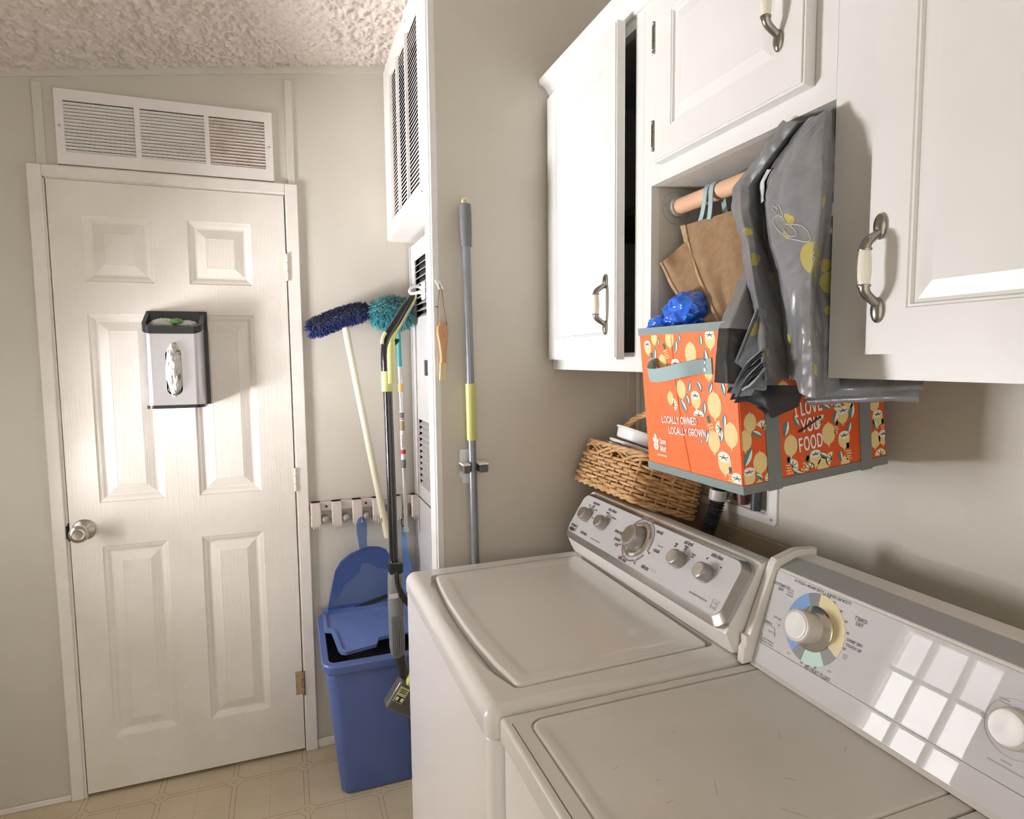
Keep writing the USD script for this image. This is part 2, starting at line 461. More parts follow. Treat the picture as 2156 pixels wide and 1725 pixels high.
MAT['dustpan_blue'] = usdkit.material(stage, '/World/Looks/dustpan_blue', {
    'p': ('principled_bsdf', {'base_color': (.15, .23, .50), 'roughness': .3}), 't': ('translucent_bsdf', {'color': (.18, .30, .66)}), 'tr': ('transparent_bsdf', {'color': (.66, .74, .90)}),
    'm': ('mix_closure', {'fac': .35}), 'm2': ('mix_closure', {'fac': .70})},
    [('p.BSDF', 'm.closure1'), ('t.BSDF', 'm.closure2'), ('m.closure', 'm2.closure1'), ('tr.BSDF', 'm2.closure2')], surface='m2.closure')
MAT['pane'] = usdkit.material(stage, '/World/Looks/pane', {
    't': ('transparent_bsdf', {}), 'g': ('glossy_bsdf', {'roughness': .02}), 'f': ('fresnel', {'IOR': 1.45}), 'm': ('mix_closure', {})},
    [('f.fac', 'm.fac'), ('t.BSDF', 'm.closure1'), ('g.BSDF', 'm.closure2')], surface='m.closure')

# ------------------------------------------------------------------ the setting
D, P, XC, R, XL = 2.363, 1.658, .385, 1.025, -1.15
def ceil_z(x): return 2.478 + .153 * (x + .015)

struct('floor', bx(XL - .1, 1.2, -1.6, D + .1, -.06, 0), 'vinyl_floor', label='cream vinyl floor printed with tan double lines')

def ceiling_mesh():
    xs, ys = np.arange(XL - .1, 1.15, .0042), np.arange(1.0, D + .06, .0042)
    X, Y = np.meshgrid(xs, ys, indexing='ij')
    p = np.stack([X, Y, np.zeros_like(X)], -1)
    n1 = meshkit.fbm(p * 78, 2, 3); n2 = meshkit.noise(p * np.array([150, 90, 1]) + 40, 9); n3 = meshkit.noise(p * 21, 5)
    dz = -.013 * np.clip(n1 * 2.2 - .65, 0, 1) * (.6 + .7 * n3) - .005 * n2
    Z = ceil_z(X) + dz
    idx = np.arange(X.size).reshape(X.shape)
    q = np.stack([idx[:-1, :-1], idx[:-1, 1:], idx[1:, 1:], idx[1:, :-1]], -1).reshape(-1, 4)
    top = trimesh.Trimesh(np.c_[X.ravel(), Y.ravel(), Z.ravel()], np.vstack([q[:, [0, 1, 2]], q[:, [0, 2, 3]]]), process=False)
    near = trimesh.Trimesh([[XL - .1, -1.6, ceil_z(XL - .1)], [1.15, -1.6, ceil_z(1.15)], [1.15, 1.0, ceil_z(1.15)], [XL - .1, 1.0, ceil_z(XL - .1)]], [[0, 2, 1], [0, 3, 2]], process=False)
    lid = quad_extrude([(XL - .1, ceil_z(XL - .1) + .012), (1.2, ceil_z(1.2) + .012), (1.2, 2.9), (XL - .1, 2.9)], -1.6, D + .1)
    return [top, near, lid]
mat('popcorn', (.80, .73, .665), .85, c2=(.72, .64, .57), vscale=70, vr=(.35, .65), bump=(420, .004, .8))
struct('ceiling', ceiling_mesh(), 'popcorn', smooth=True, label='sloping ceiling with popcorn texture')

# far wall with the door opening
WF = D + .012
far = [bx(XL - .1, -.682, WF, D + .1, 0, 2.60), bx(.032, 1.12, WF, D + .1, 0, 2.70), bx(-.682, .032, WF, D + .1, 2.046, 2.60), bx(-.70, .05, D + .062, D + .1, 0, 2.2)]
struct('wall_far', far, 'wall_paint', label='taupe far wall around the six panel door')
struct('wall_right', bx(R, R + .1, -1.6, D + .1, 0, 2.72), 'wall_paint', label='taupe right wall behind the washer and dryer')
# furnace closet: the narrow wall facing the room and the header over the furnace
struct('wall_closet', [bx(XC + .008, R, P, P + .045, 0, 2.70)], 'wall_paint', label='narrow taupe wall beside the furnace closet')
struct('wall_closet_header', [bx(XC + .004, XC + .03, P + .045, WF, 1.905, 1.953), bx(XC + .004, XC + .008, P + .045, WF, 2.447, 2.60), bx(XC + .004, XC + .007, P + .045, 1.770, 1.953, 2.447), bx(XC + .004, XC + .007, 2.238, WF, 1.953, 2.447), bx(XC + .03, R, P + .045, WF, 1.905, 1.93)], 'trim_paint', label='white header over the furnace opening')
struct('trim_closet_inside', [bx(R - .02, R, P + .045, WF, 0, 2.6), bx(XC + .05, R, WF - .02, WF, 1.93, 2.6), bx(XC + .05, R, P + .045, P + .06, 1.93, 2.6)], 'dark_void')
# left wall with the window that lights the room
WY0, WY1, WZ0, WZ1 = 1.53, 1.99, .86, 1.475
struct('wall_left', [bx(XL - .09, XL, -1.6, WY0, 0, 2.5), bx(XL - .09, XL, WY1, D + .1, 0, 2.5), bx(XL - .09, XL, WY0, WY1, 0, WZ0), bx(XL - .09, XL, WY0, WY1, WZ1, 2.5)], 'wall_paint', label='taupe left wall with the small window')
win = thing('window_1', 'white nine pane window in the left wall', None, (XL, (WY0 + WY1) / 2, WZ0), kind='structure')
fr = .016
obj(win, 'window_frame', [bx(XL - .06, XL + .012, WY0 - .045, WY0 + fr, WZ0 - .045, WZ1 + .045, .003), bx(XL - .06, XL + .012, WY1 - fr, WY1 + .045, WZ0 - .045, WZ1 + .045, .003), bx(XL - .06, XL + .012, WY0, WY1, WZ0 - .045, WZ0 + fr, .003), bx(XL - .06, XL + .012, WY0, WY1, WZ1 - fr, WZ1 + .045, .003)], 'trim_paint')
for i in (1, 2):
    y = WY0 + (WY1 - WY0) * i / 3; obj(win, 'muntin', bx(XL - .045, XL - .01, y - .010, y + .010, WZ0, WZ1, .003), 'trim_paint')
    z = WZ0 + (WZ1 - WZ0) * i / 3; obj(win, 'muntin', bx(XL - .045, XL - .01, WY0, WY1, z - .0095, z + .0095, .003), 'trim_paint')
for i in range(3):
    for j in range(3):
        a, b = WY0 + (WY1 - WY0) * i / 3, WZ0 + (WZ1 - WZ0) * j / 3
        obj(win, 'pane', bx(XL - .03, XL - .027, a + .008, a + .145, b + .006, b + .2), 'pane')

# door casing, wall battens, ceiling strip, corner strips
cas = lambda x0, x1, z0, z1: bx(x0, x1, D - .004, WF, z0, z1, .003)
struct('trim_1', cas(-.720, -.682, 0, 2.083), 'trim_paint', label='left side of the door casing')
struct('trim_2', cas(.030, .071, 0, 2.083), 'trim_paint', label='right side of the door casing')
struct('trim_3', cas(-.682, .030, 2.046, 2.083), 'trim_paint', label='head of the door casing')
struct('trim_4', [bx(-.684, -.676, D + .004, D + .062, 0, 2.046), bx(.027, .034, D + .004, D + .062, 0, 2.046), bx(-.68, .03, D + .004, D + .062, 2.042, 2.048), bx(-.676, -.655, D + .04, D + .062, 0, 2.042)], 'trim_paint', label='door jamb')
struct('trim_5', bx(-.695, -.668, WF - .006, WF, 2.083, 2.333, .002), 'trim_wall', label='batten left of the vent')
struct('trim_6', bx(.040, .065, WF - .006, WF, 2.083, 2.437, .002), 'trim_wall', label='batten right of the vent')
struct('trim_7', quad_extrude([(XL, ceil_z(XL) - .03), (XC + .01, ceil_z(XC) - .03), (XC + .01, ceil_z(XC)), (XL, ceil_z(XL))], WF - .009, WF), 'trim_wall', label='flat strip along the ceiling')
struct('trim_8', [tube([(XC + .0, P + .006 + .016 * k, 0), (XC + .0, P + .006 + .016 * k, 2.62)], .0095, 10) for k in range(3)] + [bx(XC - .002, XC + .0165, P - .0065, P + .055, 0, 2.62, .002)], 'cabinet_paint', label='beaded white corner strip of the closet')
struct('trim_9', [tube([(R - .002, P + .002, .9), (R - .002, P + .002, 1.45)], .011, 10), bx(R - .042, R - .037, P - .003, P, .9, 1.45)], 'trim_wall', label='thin strip in the corner under the cabinets')
struct('baseboard_far', [bx(.071, .46, WF - .008, WF, 0, .035, .003), bx(XL, -.72, WF - .008, WF, 0, .02, .003)], 'trim_paint', label='low baseboard on the far wall')
struct('trim_10', [bx(R - .014, R, .985, 1.62, .9, 1.052, .003)], 'ledge_tan', label='tan board on the wall behind the washer console')

# ------------------------------------------------------------------ six panel door
door = thing('door_1', 'white six panel door with grained stiles and a round knob', None, (-.324, D, 0), kind='structure')
PAN = [(-.582, -.387, 1.726, 1.936), (-.284, -.087, 1.726, 1.936), (-.584, -.391, 1.005, 1.624), (-.287, -.089, 1.005, 1.624), (-.584, -.391, .194, .858), (-.287, -.089, .194, .858)]
TD = frame((0, D, 0), (1, 0, 0), (0, 0, 1))                 # x right, y up, z towards the room (-y)
slab = rect4(-.672, .024, .014, 2.040)
for a in PAN: slab = slab.difference(rect4(a[0], a[1], a[2], a[3]))
obj(door, 'door_slab', [prism(slab, -.014, 0, TD), bx(-.672, .024, D + .012, D + .036, .014, 2.040)], 'door_paint', smooth=False)

def raised_panel(x0, x1, y0, y1, steps, T):
    """Nested rectangles (inset, depth) closed by a flat field: a moulded or raised panel."""
    rings = [ring3([(x0 + i, y0 + i), (x1 - i, y0 + i), (x1 - i, y1 - i), (x0 + i, y1 - i)], d) for i, d in steps]
    V = np.vstack(rings); F = []
    for k in range(len(steps) - 1):
        for j in range(4):
            a, b, j2 = k * 4, k * 4 + 4, (j + 1) % 4; F += [[a + j, a + j2, b + j2], [a + j, b + j2, b + j]]
    b = (len(steps) - 1) * 4; F += [[b, b + 1, b + 2], [b, b + 2, b + 3]]
    return put(trimesh.Trimesh(V, F, process=False), T)
for a in PAN:
    obj(door, 'door_panel', raised_panel(*a, [(0, 0), (.002, -.003), (.012, -.006), (.021, -.011), (.026, -.011), (.056, -.002), (.057, -.0025)], TD), 'door_paint', smooth=False)
for z0, z1, m in ((1.746, 1.841, 'hinge_cream'), (.993, 1.080, 'hinge_cream'), (.224, .317, 'brass_old')):
    h = (z1 - z0) / 3
    hg = obj(door, 'hinge', [tube([(.0275, D - .005, z0 + h * k + .001), (.0275, D - .005, z0 + h * (k + 1) - .001)], .0058, 12) for k in range(3)] + [bx(.0, .0275, D - .0015, D + .001, z0 + .002, z1 - .002)], m, label='brassy worn hinge' if m == 'brass_old' else None)
kx, kz = -.632, .921
kT = frame((kx, D, kz), (1, 0, 0), (0, 0, 1))
kn = obj(door, 'door_knob', lathe([(.0, .030), (.012, .030), (.014, .034), (.016, .040), (.0255, .046), (.0285, .056), (.0275, .064), (.020, .069), (.0165, .0695), (.015, .0685), (.0, .0685)], kT), 'nickel', label='satin nickel round knob')
obj(kn, 'rose', lathe([(.0, 0), (.034, 0), (.034, .004), (.031, .007), (.017, .012), (.0125, .016), (.0125, .034), (0, .034)], kT), 'nickel')
obj(door, 'latch_plate', [bx(-.6785, -.6735, D + .003, D + .03, .885, .945), bx(-.684, -.676, D - .002, D + .004, .893, .937, .002)], 'black_plastic', label='dark latch strike in the jamb')

# ------------------------------------------------------------------ return air vent over the door
vent = thing('return_air_vent', 'wide white louvred air vent on the wall above the door', 'vent', (-.32, WF, 2.092))
VS = [(-.613, -.420), (-.404, -.216), (-.202, -.029)]
fr = rect4(-.636, -.004, 2.088, 2.317)
for a, b in VS: fr = fr.difference(rect4(a, b, 2.126, 2.283))
TV = frame((0, WF, 0), (1, 0, 0), (0, 0, 1))
obj(vent, 'vent_frame', prism(fr, 0, .011, TV), 'vent_white', smooth=False)
obj(vent, 'vent_backing', bx(-.625, -.015, WF - .0015, WF - .0005, 2.11, 2.30), 'dark_void')
for k, (a, b) in enumerate(VS):
    for j in range(15):
        z = 2.130 + j * .0104
        m = put(trimesh.creation.box([b - a, .0092, .0013]), trimesh.transformations.rotation_matrix(math.radians(-46), [1, 0, 0]))
        obj(vent, 'slat', shift(m, ((a + b) / 2, WF - .0058, z)), 'vent_dusty' if k == 2 else 'vent_white', smooth=False)
for x, z in ((-.6245, 2.205), (-.0165, 2.20)):
    obj(vent, 'screw', lathe([(0, 0), (.004, 0), (.004, .0015), (.002, .003), (0, .003)], frame((x, WF - .011, z), (1, 0, 0), (0, 0, 1)), 12), 'steel')

# ------------------------------------------------------------------ tall grille of the furnace closet
GX = XC + .004
gr = thing('closet_grille', 'tall white louvred grille above the furnace closet opening', 'vent', (GX, 1.96, 1.905))
TG = frame((GX, 0, 0), (0, -1, 0), (0, 0, 1))                # x is -y, z towards the room (-x)
gz0, gz1 = 1.955, 2.445
COL = [(1.772, 1.945), (1.957, 2.095), (2.107, 2.236)]
fr = rect4(-2.352, -1.718, 1.905, 2.497)
for a, b in COL: fr = fr.difference(rect4(-b, -a, gz0, gz1))
obj(gr, 'grille_frame', prism(fr, 0, .009, TG), 'vent_white', smooth=False)
obj(gr, 'grille_backing', bx(GX + .075, GX + .077, 1.72, 2.35, 1.93, 2.59), 'duct_dark')
n = int((gz1 - gz0) / .0128)
for a, b in COL:
    for j in range(n + 1):
        z = gz0 + .004 + j * (gz1 - gz0 - .006) / n
        m = put(trimesh.creation.box([.012, b - a, .0011]), trimesh.transformations.rotation_matrix(math.radians(-66), [0, 1, 0]))
        obj(gr, 'louvre', shift(m, (GX + .003, (a + b) / 2, z)), 'vent_white', smooth=False)
for y, z in ((2.29, 1.925), (1.93, 2.47), (1.74, 1.93), (1.735, 2.47)):
    obj(gr, 'screw', lathe([(0, 0), (.004, 0), (.003, .002), (0, .002)], frame((GX - .009, y, z), (0, -1, 0), (0, 0, 1)), 12), 'steel')

# ------------------------------------------------------------------ furnace in the closet
FX = .466
fu = thing('furnace', 'light grey furnace with louvred front panels inside the closet', 'furnace', (FX + .2, 2.02, 0))
obj(fu, 'furnace_body', bx(FX + .02, R - .03, P + .05, WF - .01, .0, 1.885), 'furnace_paint')
TF = frame((FX, 0, 0), (0, -1, 0), (0, 0, 1))
LOU = [(1.90, 2.293, 1.615, 1.825), (1.90, 2.285, 1.000, 1.245)]
for name, z0, z1, lo in (('upper_door', .951, 1.885, LOU), ('lower_door', .02, .945, [])):
    fp = rect4(-2.352, -1.71, z0, z1)
    for a in lo: fp = fp.difference(rect4(-a[1], -a[0], a[2], a[3]))
    if lo: fp = fp.difference(rect4(-2.165, -2.02, 1.409, 1.463))
    dr = obj(fu, name, prism(fp, -.004, 0, TF), 'furnace_paint', smooth=False)
    for a in lo:
        nl = int(round((a[3] - a[2]) / .0225))
        for j in range(nl):
            m = put(trimesh.creation.box([.024, a[1] - a[0], .0016]), trimesh.transformations.rotation_matrix(math.radians(-40), [0, 1, 0]))
            obj(dr, 'louvre', shift(m, (FX + .009, (a[0] + a[1]) / 2, a[2] + .008 + j * (a[3] - a[2]) / nl)), 'furnace_slat', smooth=False)
obj(fu, 'side_flange', bx(FX - .006, FX + .02, 2.352, 2.362, 0, 1.885), 'furnace_paint')
obj(fu, 'louvre_backing', bx(FX + .0185, FX + .0195, 1.72, 2.34, .96, 1.88), 'dark_void')
obj(fu, 'latch_recess', [bx(FX + .0045, FX + .006, 2.0, 2.180, 1.405, 1.467)], 'black_plastic', label='dark latch slot')

# ------------------------------------------------------------------ wall cabinets
CF = .735                                                    # the face of the frames
TC = frame((CF, 0, 0), (0, -1, 0), (0, 0, 1))                # x is -y, y is z, z towards the room
def pl(y0, y1, z0, z1): return rect4(-max(y0, y1), -min(y0, y1), z0, z1)
def face(shape, holes, d0=-.019, d1=0.0):
    for h in holes: shape = shape.difference(h)
    return prism(shape, d0, d1, TC)
DSTEPS = [(0, 0), (.0015, -.002), (.004, -.002), (.006, -.006), (.010, -.0065), (.030, -.0025)]

def cabinet_door(parent, y0, y1, z0, z1, T=None, stile=.056):
    """A door plate with a raised panel, front face .020 proud of the frame; T swings it."""
    hole = pl(y0 + stile, y1 - stile, z0 + stile, z1 - stile)
    plate = prism(pl(y0, y1, z0, z1).difference(hole), .001, .020, TC)
    edge = [prism(pl(y0 + .004, y1 - .004, z0 + .004, z1 - .004).difference(hole), .019, .0225, TC)]
    back = prism(hole.buffer(.002), .003, .010, TC)
    b = hole.bounds
    pan = raised_panel(b[0], b[2], b[1], b[3], DSTEPS, TC @ trimesh.transformations.translation_matrix([0, 0, .0225]))
    ms = [plate] + edge
    if T is not None: ms = [put(m, T) for m in ms]; back, pan = put(back, T), put(pan, T)
    d = obj(parent, 'cabinet_door', ms, 'cabinet_paint', smooth=False)
    obj(d, 'raised_panel', [pan, back], 'cabinet_paint', smooth=False)
    return d

def handle(parent, y, z, T=None, x0=None):
    """Pewter bow handle with a cream ceramic grip, upright, standing off the door face (towards -x)."""
    x0 = CF - .0225 if x0 is None else x0
    arms, H = [], .052
    for s in (-1, 1):
        foot = put(trimesh.creation.icosphere(2, 1.0), np.diag([.0065, .0085, .0165, 1.0])); arms.append(shift(foot, (x0 - .002, y, z + s * H)))
        path = smooth_path([(x0 - .003, y, z + s * (H - .006)), (x0 - .012, y, z + s * (H - .013)), (x0 - .022, y, z + s * (H - .020)), (x0 - .026, y, z + s * (H - .029))], 14)
        arms.append(tube(path, np.linspace(.0052, .0066, 14), 12))
        arms.append(lathe([(0, 0), (.0078, 0), (.0082, .0015), (.0078, .003), (0, .003)], frame((x0 - .026, y, z + s * (H - .0295) - .0015), (1, 0, 0), (0, 1, 0)), 20))
    arms.append(tube([(x0 - .026, y, z - H + .03), (x0 - .026, y, z + H - .03)], .003, 8))
    grip = lathe([(0, -.0225), (.0066, -.0225), (.0078, -.012), (.0083, 0), (.0078, .012), (.0066, .0225), (0, .0225)], frame((x0 - .026, y, z), (1, 0, 0), (0, 1, 0)), 24)
    if T is not None: arms = [put(m, T) for m in arms]; grip = put(grip, T)
    h = obj(parent, 'handle', arms, 'pewter', label='pewter bow handle')
    return h, grip

def cabinet_hinge(parent, y, z, x=None):
    x = CF - .006 if x is None else x
    prof = [(0, -.031), (.0036, -.030), (.0045, -.027), (.0028, -.0245), (.0044, -.022), (.0044, -.008), (.0036, -.0075), (.0044, -.007), (.0044, .007), (.0036, .0075), (.0044, .008), (.0044, .022), (.0028, .0245), (.0045, .027), (.0036, .030), (0, .031)]
    return obj(parent, 'hinge', lathe(prof, frame((x, y, z), (1, 0, 0), (0, 1, 0)), 12), 'pewter', label='small metal barrel hinge')

# left unit: its door stands slightly open
cl = thing('wall_cabinet', 'tall white wall cabinet at the left, its door ajar', 'cabinet', (.88, 1.41, 1.433))
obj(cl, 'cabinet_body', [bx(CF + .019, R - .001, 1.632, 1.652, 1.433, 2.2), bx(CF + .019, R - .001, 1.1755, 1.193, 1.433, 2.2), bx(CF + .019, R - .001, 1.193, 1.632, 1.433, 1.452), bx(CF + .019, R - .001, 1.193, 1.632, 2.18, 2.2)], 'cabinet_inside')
obj(cl, 'face_frame', face(pl(1.176, 1.652, 1.433, 2.2), [pl(1.209, 1.622, 1.476, 2.165)]), 'cabinet_paint', smooth=False)
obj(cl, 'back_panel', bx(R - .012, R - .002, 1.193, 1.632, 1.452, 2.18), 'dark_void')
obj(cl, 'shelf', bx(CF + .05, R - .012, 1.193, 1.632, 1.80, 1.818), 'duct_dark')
A = math.radians(-2.9); hy = 1.638
TH = trimesh.transformations.rotation_matrix(A, [0, 0, 1], [CF, hy, 0])
dl = cabinet_door(cl, 1.216, hy, 1.461, 2.180, TH)
_, g = handle(dl, 1.262, 1.585, TH)
obj(dl, 'ceramic_grip', g, 'ceramic', label='cream ceramic grip')
for z in (2.107, 1.505): cabinet_hinge(cl, 1.641, z)

# middle unit: a short door over an open cubby with a rod
cmid = thing('wall_cabinet', 'white wall cabinet with a short door above an open cubby holding a rod', 'cabinet', (.88, .93, 1.433))
obj(cmid, 'face_frame', face(pl(.684, 1.1755, 1.433, 2.2), [pl(.684, 1.146, 1.40, 1.820), pl(.735, 1.09, 1.87, 2.165)]), 'cabinet_paint', smooth=False)
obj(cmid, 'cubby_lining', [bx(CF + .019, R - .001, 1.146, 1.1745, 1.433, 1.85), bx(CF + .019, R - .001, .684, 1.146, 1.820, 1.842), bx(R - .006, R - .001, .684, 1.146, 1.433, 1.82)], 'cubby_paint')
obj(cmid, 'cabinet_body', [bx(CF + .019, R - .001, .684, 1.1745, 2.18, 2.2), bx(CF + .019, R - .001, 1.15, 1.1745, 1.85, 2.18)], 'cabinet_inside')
dm = cabinet_door(cmid, .722, 1.105, 1.852, 2.176)
_, g = handle(dm, .770, 1.985)
obj(dm, 'ceramic_grip', g, 'ceramic', label='cream ceramic grip')
for z in (2.106, 1.914): cabinet_hinge(cmid, 1.127, z, CF - .009)
rod = obj(cmid, 'hanging_rod', tube([(.795, 1.144, 1.780), (.795, .70, 1.780)], .0165, 20), 'wood_rod', label='pale wooden rod')
fT = frame((.795, 1.146, 1.780), (1, 0, 0), (0, 0, 1))
fl = obj(cmid, 'rod_flange', lathe([(.019, 0), (.034, 0), (.034, .002), (.031, .0035), (.0215, .004), (.0205, .016), (.019, .016)], fT, 32), 'flange_plastic', label='round grey rod flange')
for a in (.9, 3.0, 5.1):
    obj(fl, 'screw', lathe([(0, .0035), (.0032, .0035), (.0025, .0055), (0, .0055)], fT @ trimesh.transformations.translation_matrix([.027 * math.cos(a), .027 * math.sin(a), 0]), 10), 'steel')

# right unit
cr = thing('wall_cabinet', 'tall white wall cabinet at the right edge, its door closed', 'cabinet', (.88, .34, 1.433))
obj(cr, 'face_frame', face(pl(.0, .6835, 1.433, 2.2), [pl(.04, .59, 1.476, 2.165)]), 'cabinet_paint', smooth=False)
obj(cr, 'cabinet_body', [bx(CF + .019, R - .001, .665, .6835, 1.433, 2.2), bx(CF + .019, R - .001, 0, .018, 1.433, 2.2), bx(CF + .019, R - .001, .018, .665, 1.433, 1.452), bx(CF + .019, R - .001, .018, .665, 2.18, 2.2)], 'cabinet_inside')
dr = cabinet_door(cr, .02, .607, 1.466, 2.178)
_, g = handle(dr, .588, 1.574)
obj(dr, 'ceramic_grip', g, 'ceramic', label='cream ceramic grip')

# crown moulding along the top of the three units
crown = [(CF, 2.190), (CF - .006, 2.190), (CF - .008, 2.197), (CF - .012, 2.203), (CF - .018, 2.212), (CF - .026, 2.219), (CF - .034, 2.223), (CF - .036, 2.225), (CF - .038, 2.232), (CF - .038, 2.236), (CF, 2.236)]
struct('trim_11', [quad_extrude(crown, 0, P - .001), bx(CF, R, 0, P - .001, 2.2, 2.236)], 'cabinet_paint', smooth=20, label='white crown moulding along the cabinet tops')

# ------------------------------------------------------------------ washer
WX0, WX1, WY_0, WY_1 = .274, .935, .873, 1.568
wa = thing('washing_machine', 'white top loading washing machine with a silver control panel and five round knobs', 'washing machine', (.62, 1.22, 0))
obj(wa, 'cabinet_body', loft([ring3(rrect(WX0 + .003, WX1, WY_0 + .003, WY_1 - .003, .018), z) for z in (.0, .868)] + [ring3(rrect(WX0 + .008, WX1, WY_0 + .008, WY_1 - .008, .018), .872)]), 'washer_front', smooth=40)
lid_poly = Polygon([(.338, 1.496), (.331, 1.43), (.325, 1.33), (.3235, 1.22), (.326, 1.11), (.333, 1.01), (.345, .928), (.735, .940), (.742, 1.508)]).buffer(-.012).buffer(.012)
well = Polygon([(.330, 1.504), (.315, 1.44), (.300, 1.33), (.296, 1.22), (.301, 1.11), (.316, 1.0), (.340, .922), (.744, .932), (.750, 1.516)]).buffer(-.014).buffer(.014)
s = m3.Manifold.sphere(.024, 40)
deck = m3.Manifold.batch_hull([s.translate((x, y, .923 - .024)) for x in (WX0 + .024, WX1 - .024) for y in (WY_0 + .024, WY_1 - .024)] +
                              [m3.Manifold.cylinder(.02, .022, .022, 24).translate((x, y, .876)) for x in (WX0 + .022, WX1 - .022) for y in (WY_0 + .022, WY_1 - .022)])
def to_m3(mesh): return m3.Manifold(m3.Mesh(np.asarray(mesh.vertices, np.float32), np.asarray(mesh.faces, np.uint32)))
cs = m3.CrossSection([np.array(well.exterior.coords)[:-1]])
if cs.area() < 1e-6: cs = m3.CrossSection([np.array(well.exterior.coords)[:-1][::-1]])
deck = deck - cs.extrude(.1).translate((0, 0, .906))
obj(wa, 'top_deck', deck, 'washer_enamel', smooth=32)
def lid_mesh(poly, z0, z1, r, n=220, ref=(.54, 0), inner=None, dip=.0):
    rings = [ring3(resample(poly, n, 0, ref), z0)]
    for k in range(6):
        a = k / 5 * PI / 2; rings.append(ring3(resample(poly, n, r * (1 - math.cos(a)) + 1e-5, ref), z1 - r + r * math.sin(a)))
    if inner:
        for d, h in inner: rings.append(ring3(resample(poly, n, d, ref), z1 + h))
    top = rings[-1]
    m = loft(rings, cap0=True, cap1=False)
    v, f = trimesh.creation.triangulate_polygon(Polygon(top[:, :2]), engine='earcut')
    m = trimesh.util.concatenate([m, trimesh.Trimesh(np.c_[v, np.full(len(v), top[0, 2])], f, process=False)])
    m.merge_vertices(); trimesh.repair.fix_normals(m); return m
obj(wa, 'lid', lid_mesh(lid_poly, .908, .9255, .007, inner=[(.026, 0), (.031, -.0006), (.036, -.0016), (.041, -.0022), (.046, -.0024)]), 'washer_enamel', smooth=32, label='wide lid with a bowed front edge')
obj(wa, 'hinge_pin', [lathe([(0, 0), (.008, 0), (.008, .004), (0, .004)], frame((.738, .9315, .908), (1, 0, 0), (0, 1, 0)), 16)], 'black_plastic')

# console
hous = [(.762, .921), (.748, .926), (.738, .945), (.729, .966), (.7365, .985), (.800, 1.083), (.806, 1.089), (.816, 1.091), (.878, 1.070), (.890, 1.055), (.893, .921)]
wc = obj(wa, 'console', quad_extrude(hous, .883, 1.553, .010), 'console_white', smooth=30)
TW = frame((.730, 1.545, .985), (0, -1, 0), (.067, 0, .103))
B0, B1, B2, B3 = -.004, .664, -.0155, .1205
rings = [ring3(rrect(B0, B1, B2, B3, .030, 10), -.004), ring3(rrect(B0, B1, B2, B3, .030, 10), .003), ring3(rrect(B0 + .0015, B1 - .0015, B2 + .0015, B3 - .0015, .029, 10), .0045),
         ring3(rrect(B0 + .010, B1 - .016, B2 + .014, B3 - .006, .022, 10), .0105), ring3(rrect(B0 + .0115, B1 - .0175, B2 + .0155, B3 - .0075, .0215, 10), .0112), ring3(rrect(B0 + .014, B1 - .020, B2 + .018, B3 - .009, .020, 10), .0112)]
obj(wc, 'panel_bezel', put(loft(rings, True, False), TW), 'bezel_silver', smooth=28, label='bevelled silver bezel')
obj(wc, 'panel_face', put(loft([ring3(rrect(B0 + .013, B1 - .019, B2 + .017, B3 - .008, .020, 10), h) for h in (.002, .0116)]), TW), 'panel_silver', smooth=30, label='brushed silver control panel')
Z = .0117
def knob(parent, T, x, y, r, h, side='knob_side', capm='knob_cap', label=None):
    K = T @ trimesh.transformations.translation_matrix([x, y, Z])
    k = obj(parent, 'knob', lathe([(0, 0), (r, 0), (r * 1.0, h * .25), (r * .97, h * .62), (r * .93, h * .84), (r * .84, h * .97), (r * .76, h), (0, h)], K, 40), side, smooth=25, label=label)
    obj(k, 'knob_cap', lathe([(0, h - .001), (r * .72, h - .001), (r * .72, h + .0006), (r * .66, h + .0010), (0, h + .0002)], K, 40), capm, smooth=25)
    return k
for x, y in ((.0715, .0600), (.1625, .0600), (.4835, .0640), (.5705, .0635)): knob(wc, TW, x, y, .0185, .024)
dc = (.3225, .0635)
K = TW @ trimesh.transformations.translation_matrix([dc[0], dc[1], Z])
obj(wc, 'dial_ring', lathe([(.028, .0), (.0445, .0), (.0445, .002), (.042, .0048), (.036, .0066), (.031, .004), (.028, .001)], K, 56), 'chrome', smooth=30)
knob(wc, TW, dc[0], dc[1], .0285, .031, label='large programme dial')
def arc(r0, r1, a0, a1, n=26):
    a = np.radians(np.linspace(a0, a1, n)); return Polygon(np.r_[np.c_[r0 * np.sin(a), r0 * np.cos(a)], np.c_[r1 * np.sin(a[::-1]), r1 * np.cos(a[::-1])]])
pr_ = []
for a0, a1 in ((-62, 4), (10, 100), (118, 146), (152, 200), (206, 258)):
    pr_.append(prism(affinity.translate(arc(.0505, .0535, a0, a1), *dc), Z, Z + .0005, TW)); pr_.append(prism(affinity.translate(arc(.0475, .0482, a0 + 2, a1 - 2), *dc), Z, Z + .0005, TW))
for t_, x, y, h in (('normal', .381, .1010, .0085), ('casual', .401, .0610, .0085), ('delicate', .3935, .0165, .0085), ('hand wash', .3045, .0075, .0080), ('soak', .2565, .0310, .0080), ('prewash', .2485, .0430, .0080), ('heavy duty', .2395, .0600, .0080),
                    ('soil level', .4835, .1045, .0080), ('extra rinse', .5745, .1040, .0080), ('temperature', .0830, .1005, .0070), ('fabric softener', .1690, .1010, .0070), ('CENTENNIAL', .0985, .0145, .0066)):
    pr_.append(text(t_, h, TW, x, y, .62, z=Z, bold=True))
